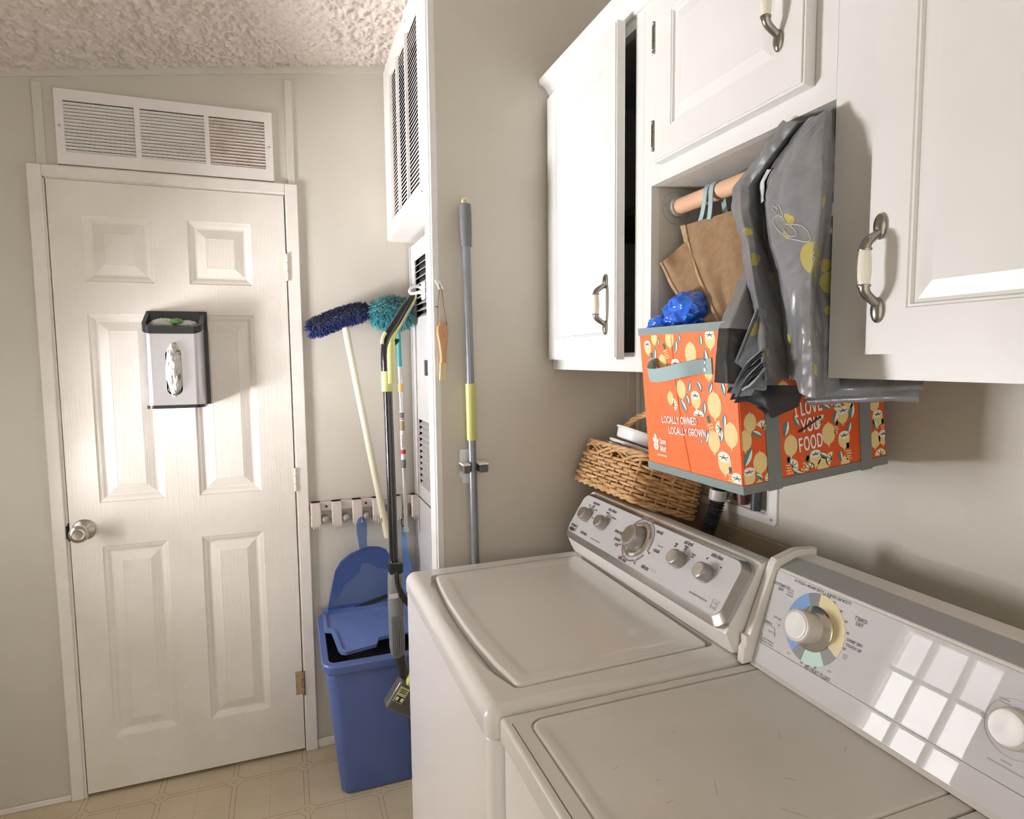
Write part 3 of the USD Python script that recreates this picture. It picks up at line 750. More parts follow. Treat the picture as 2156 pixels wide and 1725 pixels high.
for t_, x, y in (('light', .4510, .0930), ('soil', .4500, .0875), ('regular', .4830, .0965), ('soil', .4830, .0915), ('heavy', .5135, .0880), ('soil', .5125, .0825), ('off', .5525, .0925), ('on', .5965, .0880), ('off', .0545, .0890), ('cold', .0770, .0915), ('warm', .0975, .0845), ('hot', .1010, .0620), ('softener', .1550, .0910), ('dispenser', .1920, .0850)):
    pr_.append(text(t_, .0044, TW, x, y, .7, z=Z))
for cx, cy, angs in ((.4835, .064, (-40, 2, 44)), (.5705, .0635, (-28, 48)), (.0715, .060, (-30, 10, 45, 90, 135)), (.1625, .060, (-10, 35))):
    for a in angs:
        a = math.radians(a); pr_.append(bar(TW, cx + .0215 * math.sin(a), cy + .0215 * math.cos(a), .001, .004, Z, rot=-math.degrees(a)))
for a in (6, 104, 148, 203, 262):
    a = math.radians(a); pr_.append(bar(TW, dc[0] + .055 * math.sin(a), dc[1] + .055 * math.cos(a), .0016, .006, Z, rot=-math.degrees(a)))
obj(wc, 'dark_print', pr_, 'print_grey', smooth=False, label='dark lettering on the silver panel', kind='stuff')
pp = [text('COMMERCIAL TECHNOLOGY', .0036, TW, .163, .0135, .7, z=Z), text('AUTOMATIC WATER LEVEL', .0040, TW, .578, .0185, .75, z=Z), text('easy care', .0040, TW, .4060, .0730, .8, z=Z)]
for x, y, w in ((.2600, .0760, .030), (.310, .1175, .022), (.335, .117, .018), (.3690, .0830, .008), (.3705, .0900, .008), (.3870, .0500, .008), (.4250, .0200, .020), (.4250, .0165, .020)):
    pp.append(bar(TW, x, y, w, .0013, Z))
es = sbox(.617, .011, .633, .029).difference(sbox(.618, .012, .632, .028)); pp.append(prism(es, Z, Z + .0005, TW)); pp.append(bar(TW, .625, .0145, .013, .004, Z))
pp.append(prism(Polygon([(.620, .020), (.623, .025), (.627, .025), (.630, .020), (.625, .022)]), Z, Z + .0005, TW))
obj(wc, 'pale_print', pp, 'print_pale', smooth=False, label='pale small lettering', kind='stuff')
rd = [text('off', .0046, TW, dc[0] + .062 * math.sin(math.radians(a)), dc[1] + .058 * math.cos(math.radians(a)), .7, z=Z) for a in (5, 105, 150, 205, 240, 262)]
rd += [prism(affinity.translate(arc(.0500, .0540, a - 3, a + 1, 4), *dc), Z, Z + .0006, TW) for a in (103, 203, 246)]
obj(wc, 'red_print', rd, 'print_red', smooth=False, label='small red marks round the dial', kind='stuff')
bd = Polygon([(.019, .0060), (.036, .0015), (.053, .0060), (.053, .0250), (.019, .0250)])
bg = obj(wc, 'maker_badge', prism(bd, Z, Z + .0016, TW), 'badge_dark', smooth=False, label='dark shield badge')
obj(bg, 'badge_trim', [prism(bd.difference(bd.buffer(-.0018)), Z + .0012, Z + .0024, TW), text('MAYTAG', .0062, TW, .036, .0165, .80, z=Z + .0016, bold=True)], 'badge_light', smooth=False)

# ------------------------------------------------------------------ dryer
DX0, DX1, DY0, DY1, DZ = .292, .93, .135, .869, .915
dy = thing('tumble_dryer', 'white tumble dryer with a blue and yellow timer ring on its sloping panel', 'dryer', (.62, .5, 0))
obj(dy, 'cabinet_body', loft([ring3(rrect(DX0 + .004, DX1, DY0 + .003, DY1 - .003, .014), z) for z in (0, .876)]), 'washer_front', smooth=40)
s = m3.Manifold.sphere(.007, 24)
top = m3.Manifold.batch_hull([s.translate((x, y, z)) for x in (DX0 + .007, DX1 - .007) for y in (DY0 + .007, DY1 - .007) for z in (.882, DZ - .007)])
emb = sbox(.327, .505, .790, .846).buffer(-.028, join_style=1).buffer(.028, join_style=1)
lint = sbox(.50, .17, .80, .478).buffer(-.02).buffer(.02)
def cut(poly, d):
    c = m3.CrossSection([np.array(poly.exterior.coords)[:-1]])
    if c.area() < 1e-6: c = m3.CrossSection([np.array(poly.exterior.coords)[:-1][::-1]])
    return c.extrude(.05).translate((0, 0, DZ - d))
top = top - cut(emb, .005) - cut(lint, .005)
obj(dy, 'top_panel', top, 'dryer_enamel', smooth=32)
obj(dy, 'embossed_panel', lid_mesh(emb.buffer(-.0022), DZ - .006, DZ + .0012, .006, ref=(.55, 0), inner=[(.016, 0), (.020, -.0012), (.026, -.002)]), 'dryer_enamel', smooth=32)
obj(dy, 'lint_screen_lid', lid_mesh(lint.buffer(-.0025), DZ - .006, DZ + .0005, .004, ref=(.65, 0)), 'dryer_enamel', smooth=32)
gro = [bx(DX0 + .012, DX0 + .0135, DY0 + .01, .845, DZ - .001, DZ + .0002)]
obj(dy, 'dirt_line', gro, 'groove_dirt', smooth=False, label='thin dirty line along the front edge')
random.seed(3)
sc = []
for x, y, L, a in ((.40, .70, .012, 20), (.44, .66, .006, 0), (.50, .62, .03, 60), (.60, .60, .018, -40), (.56, .55, .035, -50), (.43, .62, .014, 5), (.66, .68, .025, 50), (.62, .52, .012, 80), (.72, .62, .02, 30), (.38, .58, .01, -30), (.52, .74, .008, 10), (.347, .79, .012, 85), (.585, .862, .008, 10)):
    q = affinity.rotate(Point(0, 0).buffer(.5, 3), 0); q = affinity.scale(q, L, .0009); q = affinity.translate(affinity.rotate(q, a, origin=(0, 0)), x, y)
    sc.append(prism(q, DZ - (.0009 if emb.contains(q) else 0) - .0004, DZ - (.0008 if emb.contains(q) else 0) + .0002))
mat('scuff', (.42, .38, .32), .7)
obj(dy, 'scuff', sc, 'scuff', smooth=False, label='small scuffs on the top', kind='stuff')
# console: white face, grey strip along the top, end cap at the washer side
cons = [(.764, .917), (.7715, .921), (.8225, 1.0805), (.8260, 1.0845), (.866, 1.099), (.872, 1.101), (.906, 1.100), (.910, 1.094), (.910, .917)]
dcn = obj(dy, 'console', quad_extrude(cons, .140, .862), 'console_white', smooth=25)
TD2 = frame((.774, .86, .933), (0, -1, 0), (.049, 0, .149))
obj(dcn, 'control_face', prism(sbox(.0, .0255, .72, .1555), -.002, .0015, TD2), 'dryer_face', smooth=False, label='glossy white control panel')
obj(dcn, 'lower_lip', prism(sbox(.0, -.011, .72, .0238), -.002, .0015, TD2), 'dryer_face', smooth=False)
TT = frame((.826, .86, 1.0845), (0, -1, 0), (.040, 0, .0145))
obj(dcn, 'top_strip', prism(sbox(.0, .001, .72, .041), -.001, .0012, TT), 'dryer_top_strip', smooth=False, label='grey strip along the console top')
capp = [(.752, .945), (.757, .950), (.7565, .968), (.7645, .968), (.8150, 1.092), (.8215, 1.1), (.8640, 1.112), (.874, 1.113), (.915, 1.110), (.916, .917), (.750, .917)]
obj(dcn, 'end_cap', quad_extrude(capp, .862, .880, .004), 'dryer_cap', smooth=25, label='cream end cap')
Z = .0015
tc = (.1035, .0895)
for m, a0, a1, sc_ in (('dial_grey', -29, -4, 0), ('dial_yellow', -4, 116, 1), ('dial_grey', 116, 143, 0), ('dial_green', 143, 188, 1), ('dial_grey', 188, 211, 0), ('dial_blue', 211, 331, 0)):
    a = np.radians(np.linspace(a0, a1, 80)); ro = .0575 + (-.0006 + .0011 * np.abs(np.sin(a * 14)) if sc_ else 0) * np.ones_like(a)
    q = Polygon(np.r_[np.c_[.033 * np.sin(a), .033 * np.cos(a)], np.c_[ro[::-1] * np.sin(a[::-1]), ro[::-1] * np.cos(a[::-1])]])
    obj(dcn, 'timer_ring_segment', prism(affinity.translate(q, *tc), Z - .0005, Z + .0006, TD2), m, smooth=False, label={'dial_grey': 'dark grey segment', 'dial_yellow': 'yellow segment', 'dial_green': 'pale green segment', 'dial_blue': 'blue segment'}[m])
K = TD2 @ trimesh.transformations.translation_matrix([tc[0], tc[1], Z])
obj(dcn, 'dial_skirt', lathe([(0, 0), (.0365, 0), (.0365, .002), (.034, .005), (.0255, .0085), (.024, .010), (0, .010)], K, 56), 'chrome', smooth=30)
kk = obj(dcn, 'timer_knob', lathe([(0, .008), (.0245, .008), (.0255, .020), (.0268, .034), (.0265, .0385), (.0245, .041), (.021, .0415), (0, .0415)], K, 48), 'knob_cream', smooth=25, label='cream timer knob')
obj(kk, 'knob_cap', lathe([(0, .041), (.0208, .041), (.0208, .0425), (.018, .0428), (0, .0420)], K, 48), 'knob_white', smooth=25)
dp = []
for t_, x, y, h in (('8 CYCLE \u2022 HEAVY DUTY \u2022 SUPER CAPACITY', .0985, .1510, .0046), ('AUTOMATIC', .0180, .1335, .0052), ('DRY', .0180, .1265, .0052), ('TIMED', .1780, .1345, .0058), ('DRY', .1780, .1270, .0058), ('NO HEAT FLUFF', .1300, .0280, .0056), ('DAMP DRY', .1780, .0985, .0046), ('TOUCH UP', .1780, .0905, .0046),
                    ('HEAVY', .1100, .1470+.0, .0040), ('DRY', .1085, .1420, .0040), ('TOWELS', .0105, .0630, .0038), ('70', .1260, .1425, .0036), ('60', .1420, .1345, .0036), ('50', .1545, .1225, .0036), ('40', .1625, .1075, .0036), ('30', .1640, .0830, .0036), ('10', .0975, .0245+.0, .0036), ('20', .1105, .0260, .0036), ('30', .1240, .0355-.007, .0036)):
    if t_ in ('10', '20') or (t_ == '30' and y < .05): y += .0055
    dp.append(text(t_, h, TD2, x, y, .84, z=Z, bold=True, depth=.0004))
dp += [bar(TD2, .0135, .0590, .0270, .0006, Z), bar(TD2, .0300, .0520, .0006, .0150, Z, rot=18), text('*', .006, TD2, .0340, .066, z=Z, depth=.0004), text('*', .006, TD2, .0030, .0375, z=Z, depth=.0004)]
obj(dcn, 'dark_print', dp, 'print_grey', smooth=False, label='dark grey lettering', kind='stuff')
gp = [text('EXTRA', .0034, TD2, .0390, .1320, .8, z=Z, depth=.0004), text('TUMBLE', .0034, TD2, .0385, .1275, .8, z=Z, depth=.0004), text('Optional', .0034, TD2, .0390, .1230, .8, z=Z, depth=.0004), text('OFF', .0036, TD2, .0840, .1515 - .0008, .8, z=Z, depth=.0004), text('LESS DRY', .0036, TD2, .0270, .0775, .8, z=Z, depth=.0004), text('VERY DRY', .0036, TD2, .0245, .0500, .8, z=Z, depth=.0004),
      text('Energy Preferred', .0036, TD2, .0185, .0345, .75, z=Z, depth=.0004), text('Automatic Setting', .0036, TD2, .0185, .0295, .75, z=Z, depth=.0004), text('OFF', .0036, TD2, .0690, .0300 + .003, .8, z=Z, depth=.0004), text('OFF', .0036, TD2, .1500, .0400, .8, z=Z, depth=.0004), text('LESS', .0034, TD2, .1690, .0745, .8, z=Z, depth=.0004), text('DRY', .0034, TD2, .1690, .0700, .8, z=Z, depth=.0004)]
k2 = (.402, .0905)
for x, y, w in ((.384, .1180, .011), (.386, .1140, .012), (.372, .0905, .016), (.372, .0870, .014), (.402, .0500, .012), (.402, .0440, .040)): gp.append(bar(TD2, x, y, w, .0017, Z, .0004))
gp.append(prism(affinity.translate(Point(0, 0).buffer(.034, 32).difference(Point(0, 0).buffer(.0333, 32)), *k2), Z, Z + .0004, TD2))
obj(dcn, 'pale_print', gp, 'print_pale', smooth=False, label='pale grey lettering', kind='stuff')
K = TD2 @ trimesh.transformations.translation_matrix([k2[0], k2[1], Z])
kb = obj(dcn, 'start_knob', lathe([(0, 0), (.024, 0), (.024, .010), (.0232, .014), (.021, .0155), (0, .0155)], K, 40), 'knob_cream', smooth=25, label='round cream button')
obj(kb, 'knob_cap', lathe([(0, .015), (.0200, .015), (.0200, .0168), (.017, .0172), (0, .0165)], K, 40), 'knob_white', smooth=25)

# ------------------------------------------------------------------ bag dispenser on the door
dsp = thing('bag_dispenser', 'brushed steel bag dispenser with black rims on the door, plastic bags bulging from its slot', 'dispenser', (-.33, D, 1.317))
bx0, bx1, bz0, bz1, by = -.413, -.247, 1.322, 1.598, 2.254
def uring(h, i=0.0, r=.026): return np.c_[rrect(bx0 + i, bx1 - i, by + i, D - .001 - i, [r - i, r - i, .002, .002], 8), np.full(36, h)]
body = loft([uring(bz0), uring(bz1)], False, False)
slot = rrect(-.3515, -.3065, 1.358, 1.530, .0222, 8)
TDS = frame((0, by, 0), (1, 0, 0), (0, 0, 1))
outer, inner = loft([uring(bz0), uring(bz1)]), loft([uring(bz0 - .01, .002), uring(bz1 + .01, .002)])
shell = to_m3(outer) - to_m3(inner)
shell = shell - to_m3(prism(slot, -.012, .012, TDS))

def shear_top(m):
    m = tm(m).copy(); v = np.array(m.vertices); k = np.clip((v[:, 2] - 1.45) / .12, 0, 1)
    v[:, 2] += k * ((v[:, 1] - by) * .50 - .036); m.vertices = v; return m
def band(z0, z1, o, i):
    a = to_m3(loft([uring(z0, -o), uring(z1, -o)])); b = to_m3(loft([uring(z0 - .01, i), uring(z1 + .01, i)])); return a - b
obj(dsp, 'steel_shell', shear_top(shell), 'steel', smooth=40)
obj(dsp, 'top_rim', shear_top(band(1.594, 1.616, .004, .007)), 'black_plastic', smooth=40, label='black top rim')
obj(dsp, 'bottom_rim', [tm(band(1.317, 1.327, .002, .006)), loft([uring(1.317), uring(1.319)])], 'black_plastic', smooth=40, label='black bottom rim')
obj(dsp, 'back_plate', bx(-.414, -.236, D - .011, D - .001, 1.322, 1.634, .002), 'black_plastic', label='black back plate')
def crumple(center, size, seed, amp=.18, sub=4, freq=5.):
    s = trimesh.creation.icosphere(sub); v = s.vertices.copy()
    n = meshkit.fbm(v * freq * .5 + seed * 7.3, 3, seed); r = np.abs(meshkit.noise(v * freq + seed * 3.1, seed + 5) - .5)
    s.vertices = (v * (1 - amp + 1.4 * amp * n - 1.1 * amp * r)[:, None]) * np.array(size) + np.array(center); return s
pb = solo('plastic_bag', crumple((-.329, by + .010, 1.442), (.0268, .036, .106), 4, .24, 5, 5), 'bag_film', 'crumpled pale plastic bag bulging through the slot of the steel dispenser', 'plastic bag', smooth=25)
solo('plastic_bag', [crumple((-.356, 2.305, 1.585), (.048, .036, .026), 2, .22, 4, 4), crumple((-.292, 2.306, 1.582), (.044, .036, .022), 9, .2, 4, 4)], 'bag_film', 'crumpled plastic bag showing in the open top of the steel dispenser', 'plastic bag', smooth=25)
gm = crumple((-.318, 2.288, 1.5955), (.022, .020, .013), 3, .2, 3, 5)
obj(pb, 'green_print', [crumple((-.320, by - .0085, 1.5010), (.0150, .0045, .0035), 6, .3, 3, 5), crumple((-.3135, by - .0120, 1.4190), (.0055, .005, .013), 7, .3, 3, 5), crumple((-.3440, by - .006, 1.378), (.004, .005, .007), 8, .3, 3, 5)], 'bag_green', label='green printed patch', kind='stuff')
solo('plastic_bag', gm, 'bag_green', 'small green fold of plastic in the open top of the steel dispenser', 'plastic bag')

# ------------------------------------------------------------------ tool rack on the far wall
rk = thing('broom_rack', 'beige plastic tool rack with gripping rollers on the far wall', 'rack', (.275, WF, .862))
obj(rk, 'rack_bar', [bx(.074, .478, WF - .034, WF, .915, .948, .004), bx(.074, .478, WF - .012, WF, .880, .92, .003)], 'rack_plastic')
for k in range(6):
    x0 = .074 + .0735 * k; x1 = x0 + .0365
    tp = loft([ring3(rrect(x0, x1, 0, .052, .004), 0), ring3(rrect(x0, x1, 0, .050, .005), .075), ring3(rrect(x0 + .002, x1 - .002, 0, .044, .006), .084)])
    fT = np.eye(4); fT[:3, :3] = np.diag([1, -1, 1]); fT[:3, 3] = (0, WF, .864)
    m = put(tp, fT)
    if m.volume < 0: m.invert()
    obj(rk, 'finger', m, 'rack_plastic', smooth=30)
    hk = []
    for dx in (.009, .018, .027):
        hk.append(tube(smooth_path([(x0 + dx, WF - .047, .872), (x0 + dx, WF - .056, .858), (x0 + dx, WF - .066, .862), (x0 + dx, WF - .068, .878)], 10), .0019, 8))
    obj(rk, 'hook', hk, 'rack_plastic')
    if k < 5:
        xr = x1 + .0125
        obj(rk, 'roller', [tube([(xr, WF - .038, .885), (xr, WF - .014, .885)], .0135, 16), shift(trimesh.creation.icosphere(2, .0138), (xr, WF - .038, .885))], 'roller_grey', label='soft gripping roller')
for x in (.130, .272):
    obj(rk, 'screw', lathe([(0, 0), (.0045, 0), (.0035, .002), (0, .002)], frame((x, WF - .034, .932), (1, 0, 0), (0, 0, 1)), 12), 'black_plastic')

def tufts(spine, rad, n, length, thick, seed, droop=0., jitter=.5, sel=None, squash=(1, 1, 1), segs=3):
    """n tapering strands standing off a spine."""
    r = np.random.default_rng(seed); sp = np.array(spine, float); V, F = [], []
    T = np.gradient(sp, axis=0); T /= np.linalg.norm(T, axis=1, keepdims=True)
    k = 0
    while k < n:
        f = r.uniform(0, len(sp) - 1.001); i = int(f); p = sp[i] + (sp[i + 1] - sp[i]) * (f - i); t = T[i]
        d = r.normal(size=3); d -= t * (d @ t) * .75; d /= np.linalg.norm(d)
        if f < .6: d -= t * r.uniform(0, 1.4)
        if f > len(sp) - 1.6: d += t * r.uniform(0, 1.4)
        d /= np.linalg.norm(d)
        if sel is not None and not sel(d, f / (len(sp) - 1)): continue
        L = length * r.uniform(.78, 1.0); dirv = d + r.normal(size=3) * jitter * .3; dirv /= np.linalg.norm(dirv); q = p + d * rad * .25
        u = np.cross(dirv, [.3, .5, .81]); u /= np.linalg.norm(u); w = np.cross(dirv, u); w /= np.linalg.norm(w)
        b0 = len(V) * 1
        base = sum(len(x) for x in V)
        rings = []
        for s in range(segs + 1):
            a = s / segs; c = q + np.array(squash) * dirv * L * a + np.array([0, 0, -droop]) * a * a + u * L * jitter * .25 * math.sin(a * 3 + k)
            w_ = thick * (1 - .8 * a ** 3); rings.append([c + u * w_, c + w * w_, c - u * w_, c - w * w_])
        V.append(np.array(rings).reshape(-1, 3))
        for s in range(segs):
            for j in range(4):
                a, b, j2 = base + s * 4, base + s * 4 + 4, (j + 1) % 4
                F += [[a + j, a + j2, b + j2], [a + j, b + j2, b + j]]
        e = base + segs * 4; F += [[e, e + 1, e + 2], [e, e + 2, e + 3]]
        k += 1
    return trimesh.Trimesh(np.vstack(V), F, process=False)

def clampx(m):
    m.vertices[:, 0] = np.minimum(m.vertices[:, 0], .456); m.vertices[:, 1] = np.minimum(m.vertices[:, 1], 2.368); return m
# blue chenille duster on a white pole
bd_ = thing('duster', 'blue chenille ceiling duster on a long white pole held by the rack', 'duster', (.28, 2.33, .86))
sp = smooth_path([(.108, 2.305, 1.582), (.165, 2.30, 1.606), (.225, 2.30, 1.628), (.275, 2.305, 1.640)], 12)
obj(bd_, 'duster_core', tube(sp, .024, 12), 'blue_fibre', smooth=True)
obj(bd_, 'fibres', tufts(sp, .03, 1700, .036, .0036, 11, .003, .6, sel=lambda d, f: d[2] < .15), 'blue_fibre', smooth=30, label='bright blue chenille fibres', kind='stuff')
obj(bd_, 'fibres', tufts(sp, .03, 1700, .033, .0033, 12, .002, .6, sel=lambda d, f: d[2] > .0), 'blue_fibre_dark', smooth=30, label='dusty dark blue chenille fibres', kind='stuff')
pp_ = np.array([.213, 2.300, 1.585]), np.array([.3455, 2.318, .80])
obj(bd_, 'pole', tube([pp_[0], pp_[1]], .0128, 16), 'cream_pole', label='white pole')
# teal fluffy duster on an extension pole
td = thing('duster', 'fluffy teal duster on a silver extension pole with a printed label', 'duster', (.40, 2.33, .82))
core = smooth_path([(.345, 2.285, 1.640), (.385, 2.285, 1.645), (.415, 2.285, 1.640)], 10)
obj(td, 'duster_core', tube(core, .028, 12), 'teal_fibre', smooth=True)
obj(td, 'fibres', clampx(tufts(core, .05, 3000, .052, .0030, 21, .014, 1.6, segs=5)), 'teal_fibre', smooth=30, label='bright teal fluff', kind='stuff')
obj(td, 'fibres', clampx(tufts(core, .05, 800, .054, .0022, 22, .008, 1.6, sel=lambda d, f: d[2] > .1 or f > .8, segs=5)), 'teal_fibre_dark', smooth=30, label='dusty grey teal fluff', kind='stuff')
q0, q1 = np.array([.3975, 2.275, 1.60]), np.array([.4115, 2.290, .820])
def seg(z0, z1, r): 
    f = lambda z: q0 + (q1 - q0) * (1.60 - z) / .78
    return tube([f(z0), f(z1)], r, 16)
obj(td, 'pole', [seg(1.40, .83, .0078), seg(.84, .822, .0105)], 'silver_pole', smooth=40, label='silver pole')
obj(td, 'sleeve', seg(1.60, 1.440, .0082), 'teal_plastic', label='teal sleeve')
obj(td, 'collar', [seg(1.440, 1.398, .0078)], 'furnace_slat', label='grey collar')
obj(td, 'ring', seg(1.378, 1.348, .0098), 'tan_band', label='orange tan ring')
obj(td, 'label_wrap', [seg(1.274, 1.062, .0086)], 'label_white', label='printed paper label')
zt = frame(q0 + (q1 - q0) * (1.60 - 1.165) / .78 + np.array([-.003, -.0090, 0]), (0, 0, -1), (.94, -.34, 0))
obj(td, 'label_text', text('EXTENSION POLE', .0052, zt, 0, 0, .8, depth=.0006, bold=True), 'print_grey', smooth=False)
obj(td, 'label_band', [seg(1.272, 1.252, .0091), seg(1.096, 1.064, .0091)], 'print_grey', label='dark grey band')
obj(td, 'label_band', [seg(1.250, 1.246, .0092), seg(1.134, 1.118, .0091)], 'print_red', label='red band')
obj(td, 'label_band', [seg(1.240, 1.205, .0090)], 'label_brown', label='brown picture band')

# blue dustpan hanging from the rack, and a second narrow one behind the poles
YD = 2.300
TDP = frame((0, YD, 0), (1, 0, 0), (0, 0, 1))
dpn = thing('dustpan', 'translucent blue dustpan with a black rubber lip, hanging from the rack', 'dustpan', (.24, YD, .52))
hand = Polygon([(.240, .762), (.236, .800), (.231, .835), (.232, .868), (.238, .884), (.247, .891), (.256, .890), (.265, .880), (.268, .862), (.268, .835), (.266, .800), (.268, .765)]).difference(affinity.scale(Point(.252, .874).buffer(.005), .7, 1.4))
obj(dpn, 'handle', prism(hand, -.004, .004, TDP), 'dustpan_blue', smooth=30)
pan_o = Polygon([(.113, .524), (.122, .575), (.138, .650), (.150, .700), (.172, .735), (.205, .758), (.240, .770), (.275, .778), (.310, .773), (.335, .760), (.350, .735), (.360, .700), (.366, .640), (.370, .5835)])
obj(dpn, 'pan', prism(pan_o, -.0015, .0015, TDP), 'dustpan_blue', smooth=30)
rim = pan_o.difference(pan_o.buffer(-.010)).difference(Polygon([(.09, .50), (.40, .577), (.40, .605), (.09, .548)]))
obj(dpn, 'side_wall', prism(rim, .0015, .024, TDP), 'dustpan_blue', smooth=30)
hood = Polygon([(.150, .700), (.172, .735), (.205, .758), (.240, .770), (.275, .778), (.310, .773), (.335, .760), (.350, .735), (.360, .700), (.330, .692), (.300, .700), (.270, .722), (.245, .725), (.232, .690), (.205, .668), (.178, .650), (.160, .610), (.146, .600), (.140, .655)])
obj(dpn, 'hood', prism(hood, .022, .0245, TDP), 'dustpan_blue', smooth=30)
obj(dpn, 'rubber_lip', prism(Polygon([(.110, .521), (.368, .582), (.3665, .5935), (.1125, .5345)]), -.004, .006, TDP), 'black_rubber', smooth=False, label='black rubber lip')
hb = thing('hand_brush', 'blue handled hand brush hanging behind the poles at the right of the rack', 'brush', (.415, 2.335, .58))
T2 = frame((0, 2.338, 0), (1, 0, 0), (0, 0, 1))
obj(hb, 'handle', prism(Polygon([(.404, .830), (.416, .832), (.422, .745), (.434, .700), (.440, .600), (.444, .560), (.400, .560), (.404, .70)]), -.008, .008, T2), 'dial_blue', smooth=30)
lp = [(.411 + .0085 * math.cos(a), 2.335, .848 + .022 * math.sin(a)) for a in np.linspace(0, 2 * PI, 21)[:-1]]
obj(hb, 'hanging_loop', tube(lp, .0018, 8, closed=True), 'black_plastic', label='dark hanging loop')

# ------------------------------------------------------------------ blue bin
can = thing('trash_can', 'blue plastic trash can with a hinged lid under the tool rack', 'trash can', (.24, 2.19, 0))
def cr_(z, i=0.0, slant=0.0):
    f = z / .47
    x0, x1 = .133 - .042 * f, .385 + .020 * f; y0, y1 = 2.062 - .034 * f, 2.302 + .018 * f
    p = rrect(x0 + i, x1 - i, y0 + i, y1 - i, .034 - min(i, .02), 8)
    return np.c_[p, z + slant * (p[:, 1] - 2.03) / .29]
SL = .062
rings = [cr_(.0, .012), cr_(.004, .003), cr_(.012, 0), cr_(.40, 0), cr_(.440, 0, SL * .8), cr_(.446, -.007, SL), cr_(.452, -.010, SL), cr_(.474, -.010, SL), cr_(.479, -.006, SL), cr_(.479, .012, SL), cr_(.470, .014, SL), cr_(.05, .02)]
obj(can, 'bin_body', loft(rings, True, True), 'can_blue', smooth=35)
obj(can, 'bin_inside', loft([cr_(.425, .012, SL), cr_(.430, .012, SL)]), 'dark_void')
TL = frame((0, 2.03, .476), (1, 0, 0), (0, .29, SL))          # lid plane: y runs to the back
lid = Polygon([(.100, .176), (.100, .298), (.412, .298), (.412, .100), (.275, .086), (.262, .052), (.160, .036), (.146, .042), (.138, .060), (.124, .165)])
ld = obj(can, 'bin_lid', prism(lid.buffer(-.004).buffer(.004), .004, .011, TL), 'can_lid', smooth=30, label='lighter blue hinged lid')
rimp = lid.difference(lid.buffer(-.012)); 
obj(ld, 'lid_edge', [prism(rimp.intersection(sbox(.0, .03, .30, .29)), .011, .017, TL), prism(sbox(.100, .272, .412, .299), .008, .024, TL)], 'can_lid', smooth=30)

# ------------------------------------------------------------------ stick vacuum hung from a hook
YV = 1.862
va = thing('stick_vacuum', 'black and lime stick vacuum with a ribbed grey body, hanging beside the closet', 'vacuum cleaner', (.30, YV, .02))
hp = smooth_path([(.378, YV, 1.668), (.374, YV, 1.655), (.355, YV, 1.625), (.322, YV, 1.572), (.298, YV, 1.530), (.2915, YV, 1.500), (.290, YV, 1.450), (.289, YV, 1.385)], 60)
rr = np.interp(np.arange(60), [0, 4, 10, 30, 48, 59], [.006, .011, .0150, .0185, .0185, .0165])
obj(va, 'handle', tube(hp, rr, 16), 'vac_black', smooth=40)
lm = hp.copy(); w_ = np.interp(np.arange(60), [0, 30, 40, 59], [.006, .010, .012, .010])
lm[:, 0] += w_ * .55; lm[:, 1] -= w_ * 1.25; lm[:, 2] -= np.interp(np.arange(60), [0, 30, 45], [.006, .006, 0])
obj(va, 'lime_inlay', tube(lm[1:34], np.interp(np.arange(33), [0, 6, 24, 32], [.003, .0042, .0055, .010]), 12), 'vac_lime', label='lime green inlay')
obj(va, 'lime_grip', tube(np.array(lm[32:58]) + [.002, .002, 0], np.interp(np.arange(26), [0, 4, 25], [.010, .0125, .0125]), 14), 'vac_lime', label='lime green grip')
obj(va, 'lime_sleeve', loft([np.c_[rrect(.2715, .3085, YV - .019, YV + .017, .015), np.full(28, z)] for z in (1.372, 1.376, 1.432)]), 'vac_lime', label='lime green sleeve')
obj(va, 'button', tube(smooth_path([(.2860, YV - .0150, 1.545), (.2770, YV - .0165, 1.530), (.2740, YV - .0165, 1.512)], 8), .0052, 10), 'vac_lime_pale', label='pale release button')
obj(va, 'trigger', [trimesh.convex.convex_hull(np.array([(.306, YV - .006, 1.530), (.306, YV + .006, 1.530), (.329, YV, 1.526), (.326, YV, 1.517), (.304, YV - .006, 1.498), (.304, YV + .006, 1.498)]))], 'vac_black', smooth=20)
obj(va, 'shaft', tube([(.2895, YV, 1.39), (.2955, YV, .845)], .0138, 20), 'vac_black', smooth=40)
obj(va, 'collar', [bx(.2770, .3180, YV - .026, YV + .018, .820, .856, .004), tube(smooth_path([(.300, YV - .020, .83), (.303, YV - .024, .78), (.318, YV - .024, .745), (.335, YV - .020, .72)], 16), .009, 10)], 'vac_black')
vb = loft([np.c_[rrect(.297 - w, .297 + w, YV - .026 - d, YV + .026, min(w, .022)), np.full(28, z)] for z, w, d in ((.826, .019, 0), (.80, .0225, .002), (.74, .0235, .004), (.66, .0235, .005), (.585, .0225, .004), (.562, .018, -.002), (.553, .008, -.012))])
obj(va, 'motor_body', vb, 'vac_grey', smooth=40, label='grey motor body')
for k in range(7):
    x = .279 + .0058 * k
    obj(va, 'rib', tube(smooth_path([(x, YV - .029, .692), (x, YV - .0325, .660), (x, YV - .0325, .60), (x + .0015 * (3 - k) * .3, YV - .028, .568)], 16), .0022, 8), 'vac_grey')
bt = obj(va, 'badge', [prism(affinity.translate(sbox(-.012, -.006, .012, .006).buffer(.0015), .286, .757), 0, .0025, frame((0, YV - .0295, 0), (1, 0, 0), (0, 0, 1)))], 'badge_light', label='small silver badge')
BT = frame((.3065, YV - .032, .445), (.83, 0, -.56), (.56, 0, .83))
obj(va, 'dust_bin', [put(rbx(-.028, .075, -.060, .036, -.050, .0, .010), BT)], 'vac_bin', smooth=40, label='smoky dust bin')
obj(va, 'bin_latch', [put(rbx(-.010, .016, .030, .072, -.030, .006, .0055), BT)], 'vac_lime', smooth=40, label='lime green latch')
